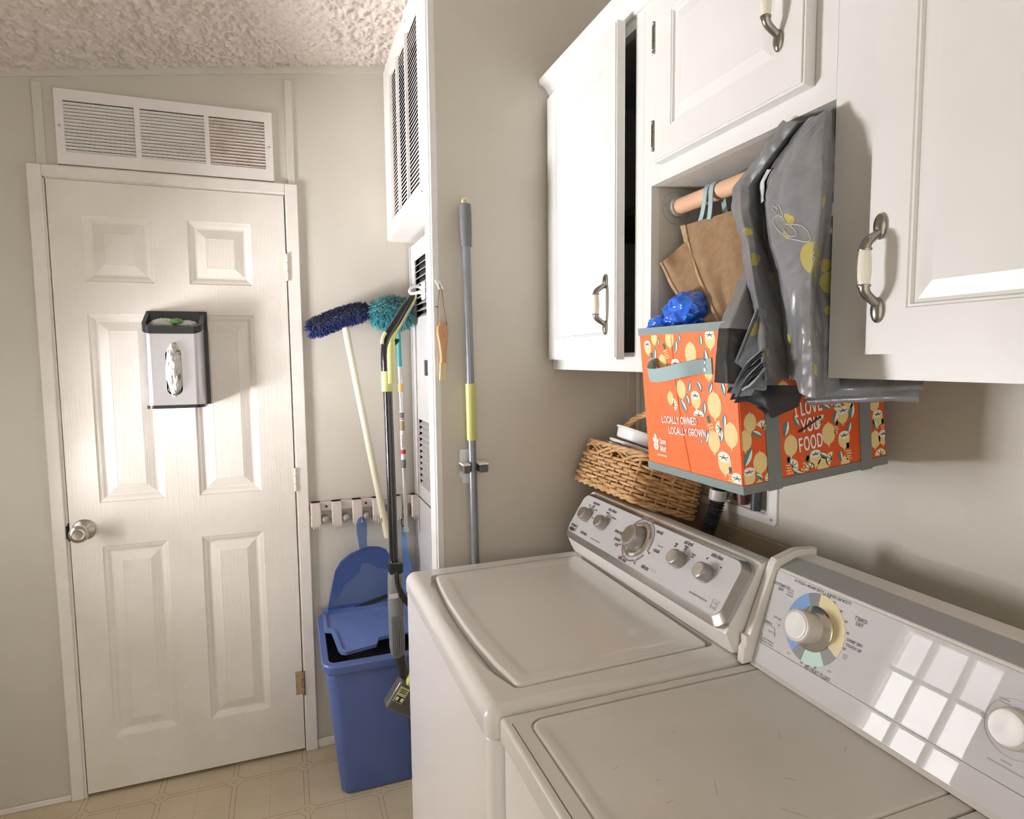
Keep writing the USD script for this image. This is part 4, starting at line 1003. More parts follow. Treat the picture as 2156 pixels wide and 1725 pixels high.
st = obj(va, 'bin_sticker', prism(affinity.translate(sbox(-.0155, -.0245, .0155, .0245), -.004, -.004), .0, .0012, BT), 'vac_lime', smooth=False, label='lime sticker')
obj(st, 'sticker_print', [prism(affinity.translate(sbox(-.0135, -.0225, .0135, -.004), -.004, -.004), .0012, .0018, BT), bar(BT, -.004, .003, .022, .002, .0012), bar(BT, -.004, .008, .022, .002, .0012), bar(BT, -.004, .013, .022, .002, .0012)], 'black_plastic', smooth=False)
obj(st, 'sticker_block', [bar(BT, -.011, -.017, .009, .012, .0018), bar(BT, .005, -.017, .009, .012, .0018)], 'label_white', smooth=False)
obj(va, 'lower_tube', tube([(.305, YV, .56), (.385, YV, .06)], .016, 14), 'vac_black')
obj(va, 'floor_head', rbx(.340, .462, YV - .05, YV + .05, .0, .065, .015), 'vac_grey', smooth=40)
# white hooks on the corner strip
hk = thing('adhesive_hook', 'white plastic hook on the closet corner strip holding the stick vacuum', 'hook', (.372, 1.80, 1.63))
obj(hk, 'base_plate', bx(XC - .017, XC - .010, 1.700, 1.732, 1.630, 1.680, .003), 'hook_white')
obj(hk, 'hook_arm', tube(smooth_path([(XC - .018, 1.72, 1.650), (XC - .028, 1.76, 1.652), (XC - .030, 1.82, 1.660), (XC - .020, 1.855, 1.676), (XC - .002, 1.872, 1.684), (XC + .022, 1.870, 1.676)], 30), .0045, 10), 'hook_white')
hk2 = thing('adhesive_hook', 'small white hook on the closet wall holding the wooden brush', 'hook', (.400, P - .01, 1.64))
for dx in (0, .009):
    obj(hk2, 'prong', tube(smooth_path([(.396 + dx, P - .001, 1.672), (.390 + dx, P - .014, 1.674), (.393 + dx, P - .022, 1.664), (.398 + dx, P - .021, 1.652)], 14), .0022, 8), 'hook_white')
br = thing('wooden_brush', 'wooden basting brush with pale bristles hanging by a cord from a white hook', 'brush', (.407, P - .02, 1.405))
TB = frame((.4045, P - .016, 0), (1, 0, .0), (0, 0, 1))
hpoly = Polygon([(-.0060, 1.455), (-.0065, 1.480), (-.010, 1.510), (-.0145, 1.535), (-.0135, 1.552), (-.006, 1.565), (.004, 1.567), (.012, 1.556), (.0150, 1.538), (.013, 1.512), (.0095, 1.485), (.0095, 1.455)])
obj(br, 'handle', lid_mesh(hpoly, -.007, .007, .004, n=90, ref=(0, 1.5)).apply_transform(frame((.4045, P - .016, 0), (1, 0, 0), (0, 0, 1))), 'brush_wood', smooth=40)
obj(br, 'handle_mark', [prism(affinity.translate(Point(0, 0).buffer(.0012), .002, 1.552), .007, .0076, TB), bar(TB, .003, 1.530, .0012, .012, .007, .0006)], 'cord_brown', smooth=False, label='dark stamped mark')
obj(br, 'bristles', [tube([(.4045 + (-.006 + .0026 * i), P - .016 + .003 * (j - 1), 1.458), (.4045 + (-.0068 + .0029 * i) - .002, P - .016 + .0034 * (j - 1), 1.408 + .002 * ((i * 3 + j) % 3))], .0017, 6) for i in range(6) for j in range(3)], 'bristle', label='pale bristles', kind='stuff')
obj(br, 'cord', [tube(smooth_path([(.393, P - .0165, 1.556), (.394, P - .018, 1.60), (.398, P - .0215, 1.660)], 12), .0012, 6), tube(smooth_path([(.418, P - .0165, 1.556), (.411, P - .018, 1.60), (.404, P - .0215, 1.660)], 12), .0012, 6), tube([(.398, P - .0215, 1.660), (.404, P - .0215, 1.660)], .0012, 6), shift(trimesh.creation.icosphere(1, .003), (.3935, P - .018, 1.605)), trimesh.convex.convex_hull(np.array([(.3935, P - .018, 1.606), (.386, P - .018, 1.607), (.388, P - .016, 1.603), (.388, P - .020, 1.603)]))], 'cord_brown', label='brown leather cord')

# ------------------------------------------------------------------ mop pole in its wall clip
mp = thing('mop_pole', 'grey mop pole with a lime sleeve standing behind the washing machine', 'mop', (.48, P - .026, .0))
ym = P - .026
f = lambda z: np.array([.4715 + .0135 * (1.884 - z), ym, z])
obj(mp, 'pole', [tube([f(1.77), f(.002)], .0108, 18)] + [tube([f(z + .003), f(z)], .0114, 18) for z in (1.505, 1.490, 1.120, 1.105, 1.09)], 'mop_grey', smooth=40)
obj(mp, 'grip', tube([f(1.877), f(1.875), f(1.85), f(1.80), f(1.775), f(1.766)], [.012, .0148, .0158, .0152, .0146, .0140], 20), 'mop_grip', smooth=40, label='dark grey grip')
obj(mp, 'hanging_eye', tube([f(1.884) + np.array([.007 * math.cos(a), 0, .007 * math.sin(a)]) for a in np.linspace(0, 2 * PI, 17)[:-1]], .0032, 8, closed=True), 'vac_lime_pale', label='pale yellow eye')
obj(mp, 'sleeve', tube([f(1.399), f(1.397), f(1.245), f(1.243)], [.0125, .0138, .0138, .0128], 20), 'mop_lime', smooth=40, label='lime sleeve')
cpz = thing('mop_clip', 'white wall clip with grey jaws gripping the mop pole', 'clip', (.478, P, 1.12))
obj(cpz, 'back_plate', [prism(Polygon(rrect(.450, .497, 1.135, 1.215, .007)), 0, .005, frame((0, P, 0), (1, 0, 0), (0, 0, 1))), prism(Polygon(rrect(.458, .485, 1.120, 1.15, .006)), 0, .003, frame((0, P, 0), (1, 0, 0), (0, 0, 1)))], 'clip_white', smooth=30)
for s, x0, x1 in ((-1, .447, .4685), (1, .492, .520)):
    obj(cpz, 'jaw', bx(x0, x1, P - .050, P - .004, 1.176, 1.181, .001), 'clip_white')
    obj(cpz, 'jaw_pad', bx(x0 + .002, x1 - .001, P - .049, P - .006, 1.155, 1.177, .002), 'clip_grey', label='dark grey jaw pad')

# ------------------------------------------------------------------ outlet box, hoses
ob = thing('washer_outlet_box', 'white washer outlet box set in the right wall with valves inside', 'outlet box', (R, 1.24, 1.08))
TO = frame((R, 0, 0), (0, -1, 0), (0, 0, 1))
hole = Polygon(rrect(-1.36, -1.106, 1.106, 1.30, .008))
obj(ob, 'box_frame', prism(Polygon(rrect(-1.39, -1.077, 1.084, 1.33, .010)).difference(hole), 0, .005, TO), 'white_plastic', smooth=30)
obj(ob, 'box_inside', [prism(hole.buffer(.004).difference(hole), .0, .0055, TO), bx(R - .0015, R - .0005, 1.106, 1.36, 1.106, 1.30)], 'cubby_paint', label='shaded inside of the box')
obj(ob, 'screw', lathe([(0, 0), (.0035, 0), (.003, .0016), (0, .0016)], frame((R - .005, 1.092, 1.096), (0, -1, 0), (0, 0, 1)), 12), 'steel')
obj(ob, 'valve', [tube([(R - .022, 1.190, 1.135), (R - .022, 1.235, 1.128)], .0085, 12), tube([(R - .022, 1.187, 1.1355), (R - .022, 1.199, 1.1335)], .0125, 8), tube([(R - .022, 1.212, 1.12), (R - .022, 1.212, 1.17)], .009, 12)], 'valve_bronze', smooth=30, label='bronze valve')
obj(ob, 'valve', [tube([(R - .022, 1.165, 1.118), (R - .022, 1.168, 1.150)], .0135, 12), tube([(R - .022, 1.166, 1.146), (R - .022, 1.170, 1.180)], .0105, 12)], 'valve_red', smooth=30, label='dark red valve handle')
wh = thing('water_hose', 'short grey black hose hanging in the outlet box', 'hose', (R - .02, 1.127, 1.11))
obj(wh, 'hose_end', [tube([(R - .018, 1.127, 1.112), (R - .018, 1.127, 1.160)], .0115, 18)], 'hose_grey', smooth=40)
obj(wh, 'coupling', [tube([(R - .018, 1.127, 1.160), (R - .018, 1.127, 1.185)], .0128, 10)], 'steel', smooth=20)
dh = thing('drain_hose', 'black corrugated drain hose rising from behind the washing machine', 'hose', (.95, 1.27, .93))
hp = smooth_path([(.985, 1.225, 1.165), (.982, 1.228, 1.120), (.972, 1.236, 1.070), (.958, 1.248, 1.010), (.950, 1.255, .95)], 150)
obj(dh, 'corrugated_hose', tube(hp, .0165 + .0022 * np.sin(np.arange(150) * 1.32), 20), 'hose_black', smooth=60)
obj(dh, 'hose_clip', [tube(smooth_path([(.9835, 1.2265, 1.143), (.9815, 1.229, 1.118)], 4), .0215, 24)], 'flange_plastic', smooth=40, label='grey plastic clip')

# ------------------------------------------------------------------ wicker basket tipped into the gap behind the console
BW, BL, BH = .205, .325, .118
TBK = frame((.790, 1.312, 1.114), (math.cos(math.radians(20)), 0, -math.sin(math.radians(20))), (0, 1, 0))
bk = thing('wicker_basket', 'honey wicker basket with a twisted handle tipped on top of the washer console', 'basket', (.88, 1.47, 1.05))
def peri(z, off, n, phase=0.0):
    """n points round the basket at height z; off: outward offsets."""
    fl = 1 - .035 * (z / BH)
    p = resample(Polygon(rrect(BW / 2 * (1 - fl), BW - BW / 2 * (1 - fl), BL / 2 * (1 - fl), BL - BL / 2 * (1 - fl), .030, 8)), n, 0, (0, .16))
    t = np.roll(p, -1, 0) - np.roll(p, 1, 0); nn = np.c_[t[:, 1], -t[:, 0]]; nn /= np.linalg.norm(nn, axis=1, keepdims=True)
    return np.c_[p + nn * np.asarray(off)[:, None], np.full(n, z)]
NS = 28; NP = NS * 7
rng = np.random.default_rng(5)
for k in range(NS):
    q = [peri(z, np.zeros(NS), NS)[k] for z in (0, .04, .08, .100)]
    obj(bk, 'stake', put(tube(q, .0036, 8), TBK), 'wicker', smooth=40)
rows = 10
for j in range(rows):
    z = .007 + j * .0090
    ph = np.arange(NP) / NP * NS * PI
    off = .0060 * np.cos(ph + (j % 2) * PI) + .0006 * rng.normal(size=NP).cumsum() / 14
    pts = peri(z, off, NP); pts[:, 2] += .0011 * np.sin(np.arange(NP) * .11 + j * 2) + rng.normal() * .0004
    obj(bk, 'strand', put(tube(pts, 0.0046 + .0006 * np.sin(np.arange(NP) * .07 + j), 8, closed=True), TBK), 'wicker', smooth=40)
for s in (0, 1):                                           # crossed border canes below the rim and the wrapped rim
    ph = np.arange(NP) / NP * NS / 2 * PI + s * PI / 2
    pts = peri(.104, .0055 * np.cos(ph * 1.0), NP); pts[:, 2] += .0085 * np.sin(ph)
    obj(bk, 'border_cane', put(tube(pts, .0042, 8, closed=True), TBK), 'wicker', smooth=40)
for s in range(2):
    ph = np.arange(NP) / NP * 26 * PI + s * PI
    pts = peri(.118, .0040 * np.cos(ph), NP); pts[:, 2] += .0040 * np.sin(ph)
    obj(bk, 'rim_cane', put(tube(pts, .0050, 8, closed=True), TBK), 'wicker', smooth=40)
for s in range(2):
    ph = np.arange(NP) / NP * 30 * PI + s * PI
    pts = peri(.001, .0035 * np.cos(ph) + .002, NP); pts[:, 2] += .003 * np.sin(ph)
    obj(bk, 'foot_cane', put(tube(pts, .0040, 8, closed=True), TBK), 'wicker', smooth=40)
obj(bk, 'base', put(prism(Polygon(rrect(.004, BW - .004, .004, BL - .004, .03, 8)), .002, .006), TBK), 'wicker_dark')
hc = smooth_path([(.10, BL - .004, .07), (.10, BL - .002, .13), (.10, BL - .045, .205), (.10, BL / 2 + .02, .242), (.10, .06, .215), (.10, .008, .13), (.10, .006, .07)], 120)
for s in range(3):
    a = np.arange(120) * .30 + s * 2 * PI / 3; t = np.gradient(hc, axis=0); t /= np.linalg.norm(t, axis=1, keepdims=True)
    u = np.array([1.0, 0, 0]); w = np.cross(t, u)
    obj(bk, 'handle_cane', put(tube(hc + .0048 * (np.cos(a)[:, None] * u + np.sin(a)[:, None] * w), .0050, 8), TBK), 'wicker', smooth=40)
def intub(name, label, cat, prof, c, mat_, tilt=0.0):
    o = solo(name, lathe(prof, TBK @ trimesh.transformations.translation_matrix(c) @ trimesh.transformations.rotation_matrix(tilt, [1, 0, 0]), 56), mat_, label, cat, smooth=30)
    return o
intub('plastic_tub', 'shallow white plastic tub, topmost in the wicker basket', 'tub', [(.0, .0), (.072, .0), (.078, .004), (.0815, .028), (.0865, .029), (.087, .032), (.0865, .0345), (.080, .0355), (.0785, .033), (.075, .010), (0, .008)], (.108, .192, .1480), 'white_plastic', .05)
intub('plastic_plate', 'flat white plastic plate under the tub in the wicker basket', 'plate', [(.0, .0), (.086, .0), (.0905, .003), (.0905, .008), (.087, .0105), (0, .0095)], (.106, .196, .1330), 'white_plastic', .05)
intub('plastic_tray', 'white plastic tray lowest in the wicker basket', 'tray', [(.0, .0), (.080, .0), (.092, .012), (.0935, .0165), (.091, .0175), (.079, .004), (0, .003)], (.104, .200, .1130), 'white_plastic', .05)

# ------------------------------------------------------------------ orange fruit tote
TQ = np.eye(4)
ex, ez = np.array([.9954, 0, .0960]), np.array([-.0960, 0, .9954])
N0 = np.array([.690, .800, 1.250])
TFR = frame(N0, (0, 1, 0), ez)                               # room side: x runs away from the camera; its z is +x (inward)
tb = thing('fruit_tote', 'bright orange insulated tote box with lemons printed on it, hanging under the cabinets', 'tote', (.84, .94, 1.24))
TA = frame(N0 + np.array([0, .272, 0]), (0, -1, 0), ez)      # front face as seen: x runs right, z points to the room
TR_ = frame(N0, ex, ez)                                      # side face: x runs right, z points to the camera
LA, LB, LH = .272, .310, .270
def loc(x, y, z): return (TR_ @ np.array([x, z, -y, 1]))[:3]
wallt = .004
def pan_mesh(T, w, h, bulge, nx=24, ny=20, d=wallt):
    xs, ys = np.linspace(0, w, nx), np.linspace(0, h, ny); X, Y = np.meshgrid(xs, ys, indexing='ij')
    Zb = bulge * np.sin(PI * X / w) * np.sin(PI * np.clip(Y / h, 0, 1) * .9 + .1)
    Pm = np.stack([X, Y, Zb], -1); return put(sheet(Pm, d), T)
crx = lambda x, y: 0
obj(tb, 'front_panel', pan_mesh(TA, LA, LH, .0), 'tote_orange', smooth=40, label='orange room side')
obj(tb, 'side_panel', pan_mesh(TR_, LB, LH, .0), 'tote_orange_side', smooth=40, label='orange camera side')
far_T = frame(N0 + np.array([0, .272, 0]) + ex * LB, -ex, ez); back_T = frame(N0 + ex * LB, (0, 1, 0), ez)
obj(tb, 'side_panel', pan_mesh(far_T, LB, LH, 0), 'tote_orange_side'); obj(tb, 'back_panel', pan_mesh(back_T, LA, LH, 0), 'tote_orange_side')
bT = TR_ @ np.array([[1, 0, 0, 0], [0, 0, 1, 0], [0, -1, 0, 0], [0, 0, 0, 1.]])
bot = [put(sbx, TR_) for sbx in [bx(-.003, LB + .003, -.006, .006, -(LA + .003), .003, .002)]]
obj(tb, 'base_panel', bot, 'tote_trim')
TZ = wallt / 2
def piping(T, w, h0, h1, m='tote_trim', name='trim_band'):
    return obj(tb, name, prism(sbox(-.003, h0, w + .003, h1), -.001, .0035, T), m, smooth=False)
piping(TA, LA, LH - .011, LH + .003); piping(TA, LA, -.008, .007)
piping(TR_, LB, LH - .011, LH + .003); piping(TR_, LB, -.008, .007, 'tote_web')
obj(tb, 'trim_band', [prism(sbox(-.003, LH - .011, LB + .003, LH + .003), -.001, .003, far_T), prism(sbox(-.003, LH - .011, LA + .003, LH + .003), -.001, .003, back_T)], 'tote_trim', smooth=False)
sg = [bx(-.011, .011, 0, .0, 0, 0)] if False else []
# sagging bottom under the camera side
xs, ys = np.linspace(.0, LB, 24), np.linspace(.01, LA - .01, 16); X, Y = np.meshgrid(xs, ys, indexing='ij')
sagp = np.stack([X, -.006 - .016 * np.sin(PI * X / LB) * np.sin(PI * Y / LA), -Y], -1)
obj(tb, 'sagging_base', put(sheet(sagp, .003), TR_), 'tote_trim', smooth=40)
ov = Polygon
def lemon(T, x, y, s, rot=0, half=False):
    s = s * .74
    a = np.linspace(0, 2 * PI, 36)[:-1]; q = Polygon(np.c_[.0165 * np.cos(a), .0205 * np.sin(a)]).union(Polygon([(-.004, -.018), (.004, -.018), (0, -.027)]))
    if not half: q = q.union(Polygon([(-.003, .018), (.003, .018), (0, .0245)]))
    else: q = q.intersection(sbox(-.03, -.03, .03, .012))
    return affinity.translate(affinity.rotate(affinity.scale(q, s, s, origin=(0, 0)), rot, origin=(0, 0)), x, y)
def leaf(x, y, s, rot=0, a=.006, b=.0145):
    t = np.linspace(-1, 1, 15); q = Polygon(np.r_[np.c_[a * (1 - t ** 2), b * t], np.c_[-a * (1 - t[::-1] ** 2), b * t[::-1]]])
    return affinity.translate(affinity.rotate(affinity.scale(q, s, s, origin=(0, 0)), rot, origin=(0, 0)), x, y)
def fruit_print(T, region, seeds, whole, halves, leaves, pines, wedges, nm):
    cut_ = lambda q: q.intersection(region)
    Lz, h = TZ, .0005
    P_, C_, F_, W_, I_ = [], [], [], [], []
    def add(L, q, z): 
        q = cut_(q)
        if not q.is_empty and q.area > 1e-7: L.append(prism(q, z, z + h, T))
    for x, y, s, r in whole: add(P_, lemon(T, x, y, s, r), Lz)
    for x, y, s, r in halves:
        s_0 = s; add(P_, lemon(T, x, y, s, r, True), Lz)
        a = np.linspace(0, 2 * PI, 30)[:-1]; e = affinity.translate(affinity.rotate(affinity.translate(Polygon(np.c_[.0112 * s * np.cos(a), .0070 * s * np.sin(a)]), 0, .0064 * s), r, origin=(0, 0)), x, y); add(C_, e, Lz + h)
        for k in range(5):
            b = math.radians(r + 15 + 38 * k); b2 = LineString([(x, y + .006 * s), (x + .008 * s * math.cos(b), y + .006 * s - .003 * s * math.sin(b) * (1 if k % 2 else -1))]).buffer(.0005); add(I_, b2, Lz + 2 * h)
    for x, y, s, r in leaves:
        add(F_, leaf(x, y, s, r), Lz); q = leaf(x, y, s, r); hp_ = affinity.translate(affinity.rotate(affinity.scale(sbox(0, -.02, .01, .02), s, s, origin=(0, 0)), r, origin=(0, 0)), x, y); add(W_, q.intersection(hp_).buffer(-.0006), Lz + h)
    for x, y, s, r in pines:
        for i in range(4):
            for j in range(-1, 2):
                q = Point(j * .0052 + (i % 2) * .0026, -i * .0058).buffer(.0021, 4); add(P_, affinity.translate(affinity.rotate(affinity.scale(q, s, s, origin=(0, 0)), r, origin=(0, 0)), x, y), Lz)
        for k in (-30, 0, 30): add(F_, affinity.translate(affinity.rotate(leaf(0, .011 * s, .55 * s, k), r, origin=(0, 0)), x, y), Lz)
    for x, y, s, r in wedges:
        a = np.radians(np.linspace(0, 180, 16)); q = Polygon(np.r_[np.c_[.014 * np.cos(a), .014 * np.sin(a)], [(-.014, 0)]]); q = affinity.translate(affinity.rotate(affinity.scale(q, s, s, origin=(0, 0)), r, origin=(0, 0)), x, y)
        add(P_, q, Lz); add(C_, q.buffer(-.0018), Lz + h)
        for k in (-45, 0, 45):
            b = math.radians(r + 90 + k); add(I_, LineString([(x, y), (x + .010 * s * math.cos(b), y + .010 * s * math.sin(b))]).buffer(.0005), Lz + 2 * h)
    for L, m, n in ((P_, 'lemon', 'lemon_print'), (C_, 'lemon_core', 'cut_fruit_print'), (F_, 'leaf_teal', 'leaf_print'), (W_, 'print_white', 'leaf_highlight_print'), (I_, 'ink', 'ink_print')):
        if L: obj(tb, n, L, m, smooth=False, kind='stuff')
# print positions on the room side: x from the left edge, y up
whole = [(.050, .252, .8, 0), (.100, .250, 1.05, 0), (.160, .222, 1.3, 0), (.072, .206, 1.0, 5), (.090, .140, .8, 0), (.125, .158, 1.1, 5), (.215, .135, 1.45, 0), (.208, .072, 1.25, 0), (.252, .088, 1.35, 0), (.205, .190, .9, 0)]
halves = [(.026, .236, .95, 0), (.114, .198, 1.15, 0), (.166, .142, 1.1, 0), (.172, .107, 1.25, 0), (.232, .040, 1.35, 0), (.215, .246, 1.1, 0), (.050, .188, .8, 0), (.262, .010, 1.25, 0)]
leaves = [(.049, .222, .9, -8), (.030, .203, .9, 20), (.118, .235, .9, -10), (.200, .214, 1.15, 0), (.190, .244, .75, 0), (.150, .164, .8, -20), (.178, .166, .8, 30), (.143, .140, .8, 20), (.130, .128, 1.0, 35), (.188, .128, .85, -5), (.172, .072, .7, 8), (.190, .078, .9, -20), (.238, .110, .9, -5), (.228, .085, .9, -10), (.240, .165, .9, 15), (.068, .178, .7, -20), (.130, .250, .6, 10), (.208, .164, .8, -25), (.064, .245, .6, 0)]
pines = [(.038, .212, .75, 0), (.084, .228, .8, 15), (.200, .100, .9, 15), (.245, .020, .8, 0)]
wedges = [(.098, .128, .9, -70), (.228, .096, 1.0, 100), (.254, .182, .9, 60)]
fruit_print(TA, sbox(.004, .008, LA - .001, LH - .012).difference(sbox(.050, .070, .1865, .113)), 0, whole, halves, leaves, pines, wedges, 'a')
# camera side
rg = np.random.default_rng(8); W2, H2, L2, P2, G2 = [], [], [], [], []
W2 = [(.018, .108, 1.0, 0), (.034, .040, 1.15, 0), (.088, .150, 1.1, 0), (.098, .058, 1.15, 0), (.180, .066, 1.2, 0), (.165, .012, 1.0, 0), (.228, .120, 1.1, 0), (.286, .105, 1.0, 0), (.150, .150, 1.0, 0), (.030, -.004, 1.0, 0), (.215, .010, .8, 0), (.286, .040, 1.0, 0), (.2, .19, 1.1, 0), (.05, .2, 1.1, 0), (.006, .08, 1.1, 0)]
H2 = [(.213, .095, 1.05, 0), (.214, .052, 1.05, 0), (.149, .030, 1.0, 0), (.293, .078, 1.0, 0), (.010, .022, 1.05, 0), (.305, .042, .9, 0)]
L2 = [(.030, .088, .8, 60), (.010, .052, 1.15, -30), (.030, .018, .7, 60), (.090, .088, 1.0, -15), (.112, .096, .7, 30), (.178, .112, .7, 60), (.204, .112, .8, 40), (.226, .070, .8, -20), (.168, .030, .8, 60), (.196, .092, .8, -20), (.234, .098, 1.0, -10), (.205, .024, .7, 10), (.056, .072, .8, -20), (.286, .066, .8, 20), (.297, .118, .8, 0), (.140, .135, .7, 20), (.110, .010, .7, 70)]
P2 = [(.222, .030, .8, 0), (.128, .022, .9, -25), (.092, .026, .8, 0), (.305, .062, .7, 0), (.198, .075, .6, -15)]
G2 = [(.042, .095, 1.0, -30), (.098, .022, 1.0, -60), (.192, .110, 1.0, -50), (.166, .088, .9, 60), (.184, .022, .9, 70), (.297, .010, .9, 0), (.053, .012, .8, 60), (.136, .012, .8, 20)]
strapL, strapR = sbox(.0475, -.01, .0755, LH), sbox(.250, -.01, .2755, LH)
fruit_print(TR_, sbox(.001, .008, LB - .001, LH - .012).difference(strapL).difference(strapR), 1, W2, H2, L2, P2, G2, 'b')
for s_ in (strapL, strapR): obj(tb, 'side_strap', prism(s_, .0015, .0040, TR_), 'tote_web', smooth=False, label='grey web strap')
# carrying loops over the rod: from the side straps up
for a, b in ((.0615, 1), (.2628, 1)):
    p0 = (TR_ @ np.array([a, LH - .03, .004, 1]))[:3]
    top_ = np.array([.795, p0[1] + .02, 1.7995])
    lp = smooth_path([p0, p0 + [(.795 - p0[0]) * .4, .006, .14], top_ + [-.012 if a < .1 else .012, 0, -.008], top_], 24)
    obj(tb, 'carry_loop', tube(lp, .009, 8, flat=(1.0, .16)), 'tote_web', smooth=40)
# lettering
lt = [text('LOCALLY OWNED', .0130, TA, .111, .1000, .70, z=TZ + .0012, bold=True, rot=.05), text('LOCALLY GROWN', .0130, TA, .133, .0810, .72, z=TZ + .0012, bold=True, rot=.05),
      text('Save', .0110, TA, .0445, .0540, .62, 'l', z=TZ + .0012, bold=True, shear=.1), text('Mart', .0110, TA, .0450, .0395, .62, 'l', z=TZ + .0012, bold=True, shear=.1), text('savemart.com', .0042, TA, .0500, .0262, .85, z=TZ + .0012, bold=True)]
for q in (Point(.031, .0420).buffer(.0082).difference(Point(.031, .0455).buffer(.0055)), leaf(.0305, .0585, .62, 8), leaf(.0255, .0520, .55, 40), leaf(.0365, .0520, .45, -35), Point(.0275, .0445).buffer(.003), Point(.0342, .0445).buffer(.003)): lt.append(prism(q, TZ, TZ + .0012, TA))
lt += [text('I LOVE', .0215, TR_, .1365, .1170, .62, z=TZ + .0012, bold=True, rot=.09), text('YOU', .0215, TR_, .1390, .0880, .62, z=TZ + .0012, bold=True, rot=.05), text('FOOD', .0225, TR_, .1385, .0575, .60, z=TZ + .0012, bold=True, rot=.06)]
obj(tb, 'lettering', lt, 'print_white', smooth=False, label='white lettering', kind='stuff')
obj(tb, 'strike_line', prism(LineString([(.116, .0790), (.162, .0975)]).buffer(.0016), TZ + .0018, TZ + .0026, TR_), 'ink', smooth=False, label='dark line striking out a word')
obj(tb, 'crease', [prism(LineString([(.106, .262), (.108, .18), (.118, .10), (.137, .008)]).buffer(.0007), TZ, TZ + .0008, TA)], 'tote_orange_side', smooth=False)
# handle on the room side
for x0, x1 in ((.034, .052), (.1965, .2165)): obj(tb, 'handle_patch', prism(sbox(x0, .187, x1, .2145), TZ, TZ + .0022, TA), 'teal_strap', smooth=False)
Hh = [(.046, .2005, .004), (.052, .2000, .012), (.060, .191, .026), (.090, .186, .034), (.130, .190, .034), (.170, .197, .024), (.190, .200, .010), (.200, .2005, .004)]
hcrv = smooth_path(Hh, 40)
strip_ = np.stack([np.stack([hcrv[:, 0], hcrv[:, 1] + s * .0125, hcrv[:, 2] + s * .002], -1) for s in (-1, 1)], 0)
obj(tb, 'handle', put(sheet(strip_, .002), TA), 'teal_strap', smooth=50, label='teal web handle')
for y in (.1945, .2070):
    obj(tb, 'rivet', lathe([(0, 0), (.0036, 0), (.0032, .0018), (0, .002)], TA @ trimesh.transformations.translation_matrix([.2000, y, TZ + .002]), 14), 'print_white')

# ------------------------------------------------------------------ bags on the rod
GRAY_MAIN=[
 [(0.722,0.765,1.819),(0.715,0.748,1.808),(0.718,0.735,1.805),(0.735,0.739,1.809),(0.712,0.709,1.803),(0.708,0.689,1.798),(0.712,0.678,1.800),(0.735,0.688,1.809),(0.748,0.687,1.814)],
 [(0.722,0.826,1.780),(0.708,0.794,1.771),(0.712,0.782,1.769),(0.738,0.792,1.778),(0.695,0.732,1.761),(0.688,0.695,1.763),(0.692,0.662,1.759),(0.732,0.686,1.772),(0.752,0.689,1.776)],
 [(0.720,0.874,1.747),(0.700,0.835,1.741),(0.706,0.820,1.734),(0.742,0.834,1.746),(0.688,0.757,1.726),(0.678,0.709,1.717),(0.680,0.649,1.705),(0.728,0.682,1.718),(0.755,0.689,1.725)],
 [(0.716,0.868,1.710),(0.690,0.823,1.699),(0.698,0.811,1.693),(0.742,0.830,1.711),(0.680,0.753,1.701),(0.672,0.706,1.674),(0.672,0.643,1.657),(0.728,0.684,1.670),(0.756,0.688,1.673)],
 [(0.712,0.842,1.644),(0.682,0.792,1.637),(0.690,0.784,1.636),(0.738,0.817,1.648),(0.672,0.734,1.637),(0.668,0.686,1.615),(0.668,0.647,1.609),(0.728,0.692,1.619),(0.757,0.687,1.620)],
 [(0.704,0.816,1.579),(0.672,0.766,1.572),(0.684,0.769,1.573),(0.728,0.786,1.595),(0.668,0.702,1.572),(0.664,0.668,1.561),(0.664,0.649,1.559),(0.728,0.700,1.567),(0.757,0.685,1.566)],
 [(0.690,0.780,1.509),(0.660,0.734,1.507),(0.674,0.741,1.507),(0.714,0.747,1.508),(0.672,0.685,1.511),(0.660,0.658,1.509),(0.662,0.645,1.502),(0.728,0.692,1.505),(0.757,0.684,1.505)],
 [(0.682,0.761,1.458),(0.650,0.720,1.458),(0.664,0.726,1.458),(0.708,0.735,1.458),(0.676,0.687,1.458),(0.658,0.656,1.458),(0.660,0.638,1.458),(0.728,0.687,1.458),(0.757,0.683,1.457)],
 [(0.676,0.750,1.427),(0.644,0.707,1.431),(0.658,0.716,1.433),(0.704,0.731,1.430),(0.676,0.684,1.431),(0.656,0.654,1.413),(0.658,0.632,1.408),(0.724,0.679,1.406),(0.757,0.684,1.415)]]
GRAY_DARK=[
 [(0.765,0.885,1.637),(0.745,0.848,1.631),(0.770,0.851,1.629)],
 [(0.710,0.857,1.568),(0.690,0.810,1.563),(0.735,0.810,1.549)],
 [(0.656,0.826,1.511),(0.648,0.791,1.510),(0.700,0.770,1.502)],
 [(0.650,0.823,1.466),(0.640,0.786,1.462),(0.690,0.758,1.458)],
 [(0.648,0.824,1.422),(0.636,0.777,1.422),(0.685,0.751,1.421)]]
FAN1=[
 [(0.648,0.733,1.534),(0.663,0.741,1.538),(0.678,0.745,1.534)],
 [(0.648,0.752,1.501),(0.663,0.749,1.503),(0.678,0.744,1.499)],
 [(0.648,0.779,1.458),(0.663,0.762,1.461),(0.678,0.743,1.457)],
 [(0.648,0.796,1.415),(0.663,0.769,1.419),(0.678,0.742,1.416)]]
FAN2=[
 [(0.643,0.713,1.475),(0.658,0.726,1.478),(0.673,0.738,1.474)],
 [(0.643,0.747,1.455),(0.658,0.743,1.458),(0.673,0.737,1.453)],
 [(0.643,0.769,1.430),(0.658,0.754,1.433),(0.673,0.737,1.429)],
 [(0.643,0.783,1.406),(0.658,0.760,1.410),(0.673,0.736,1.406)]]
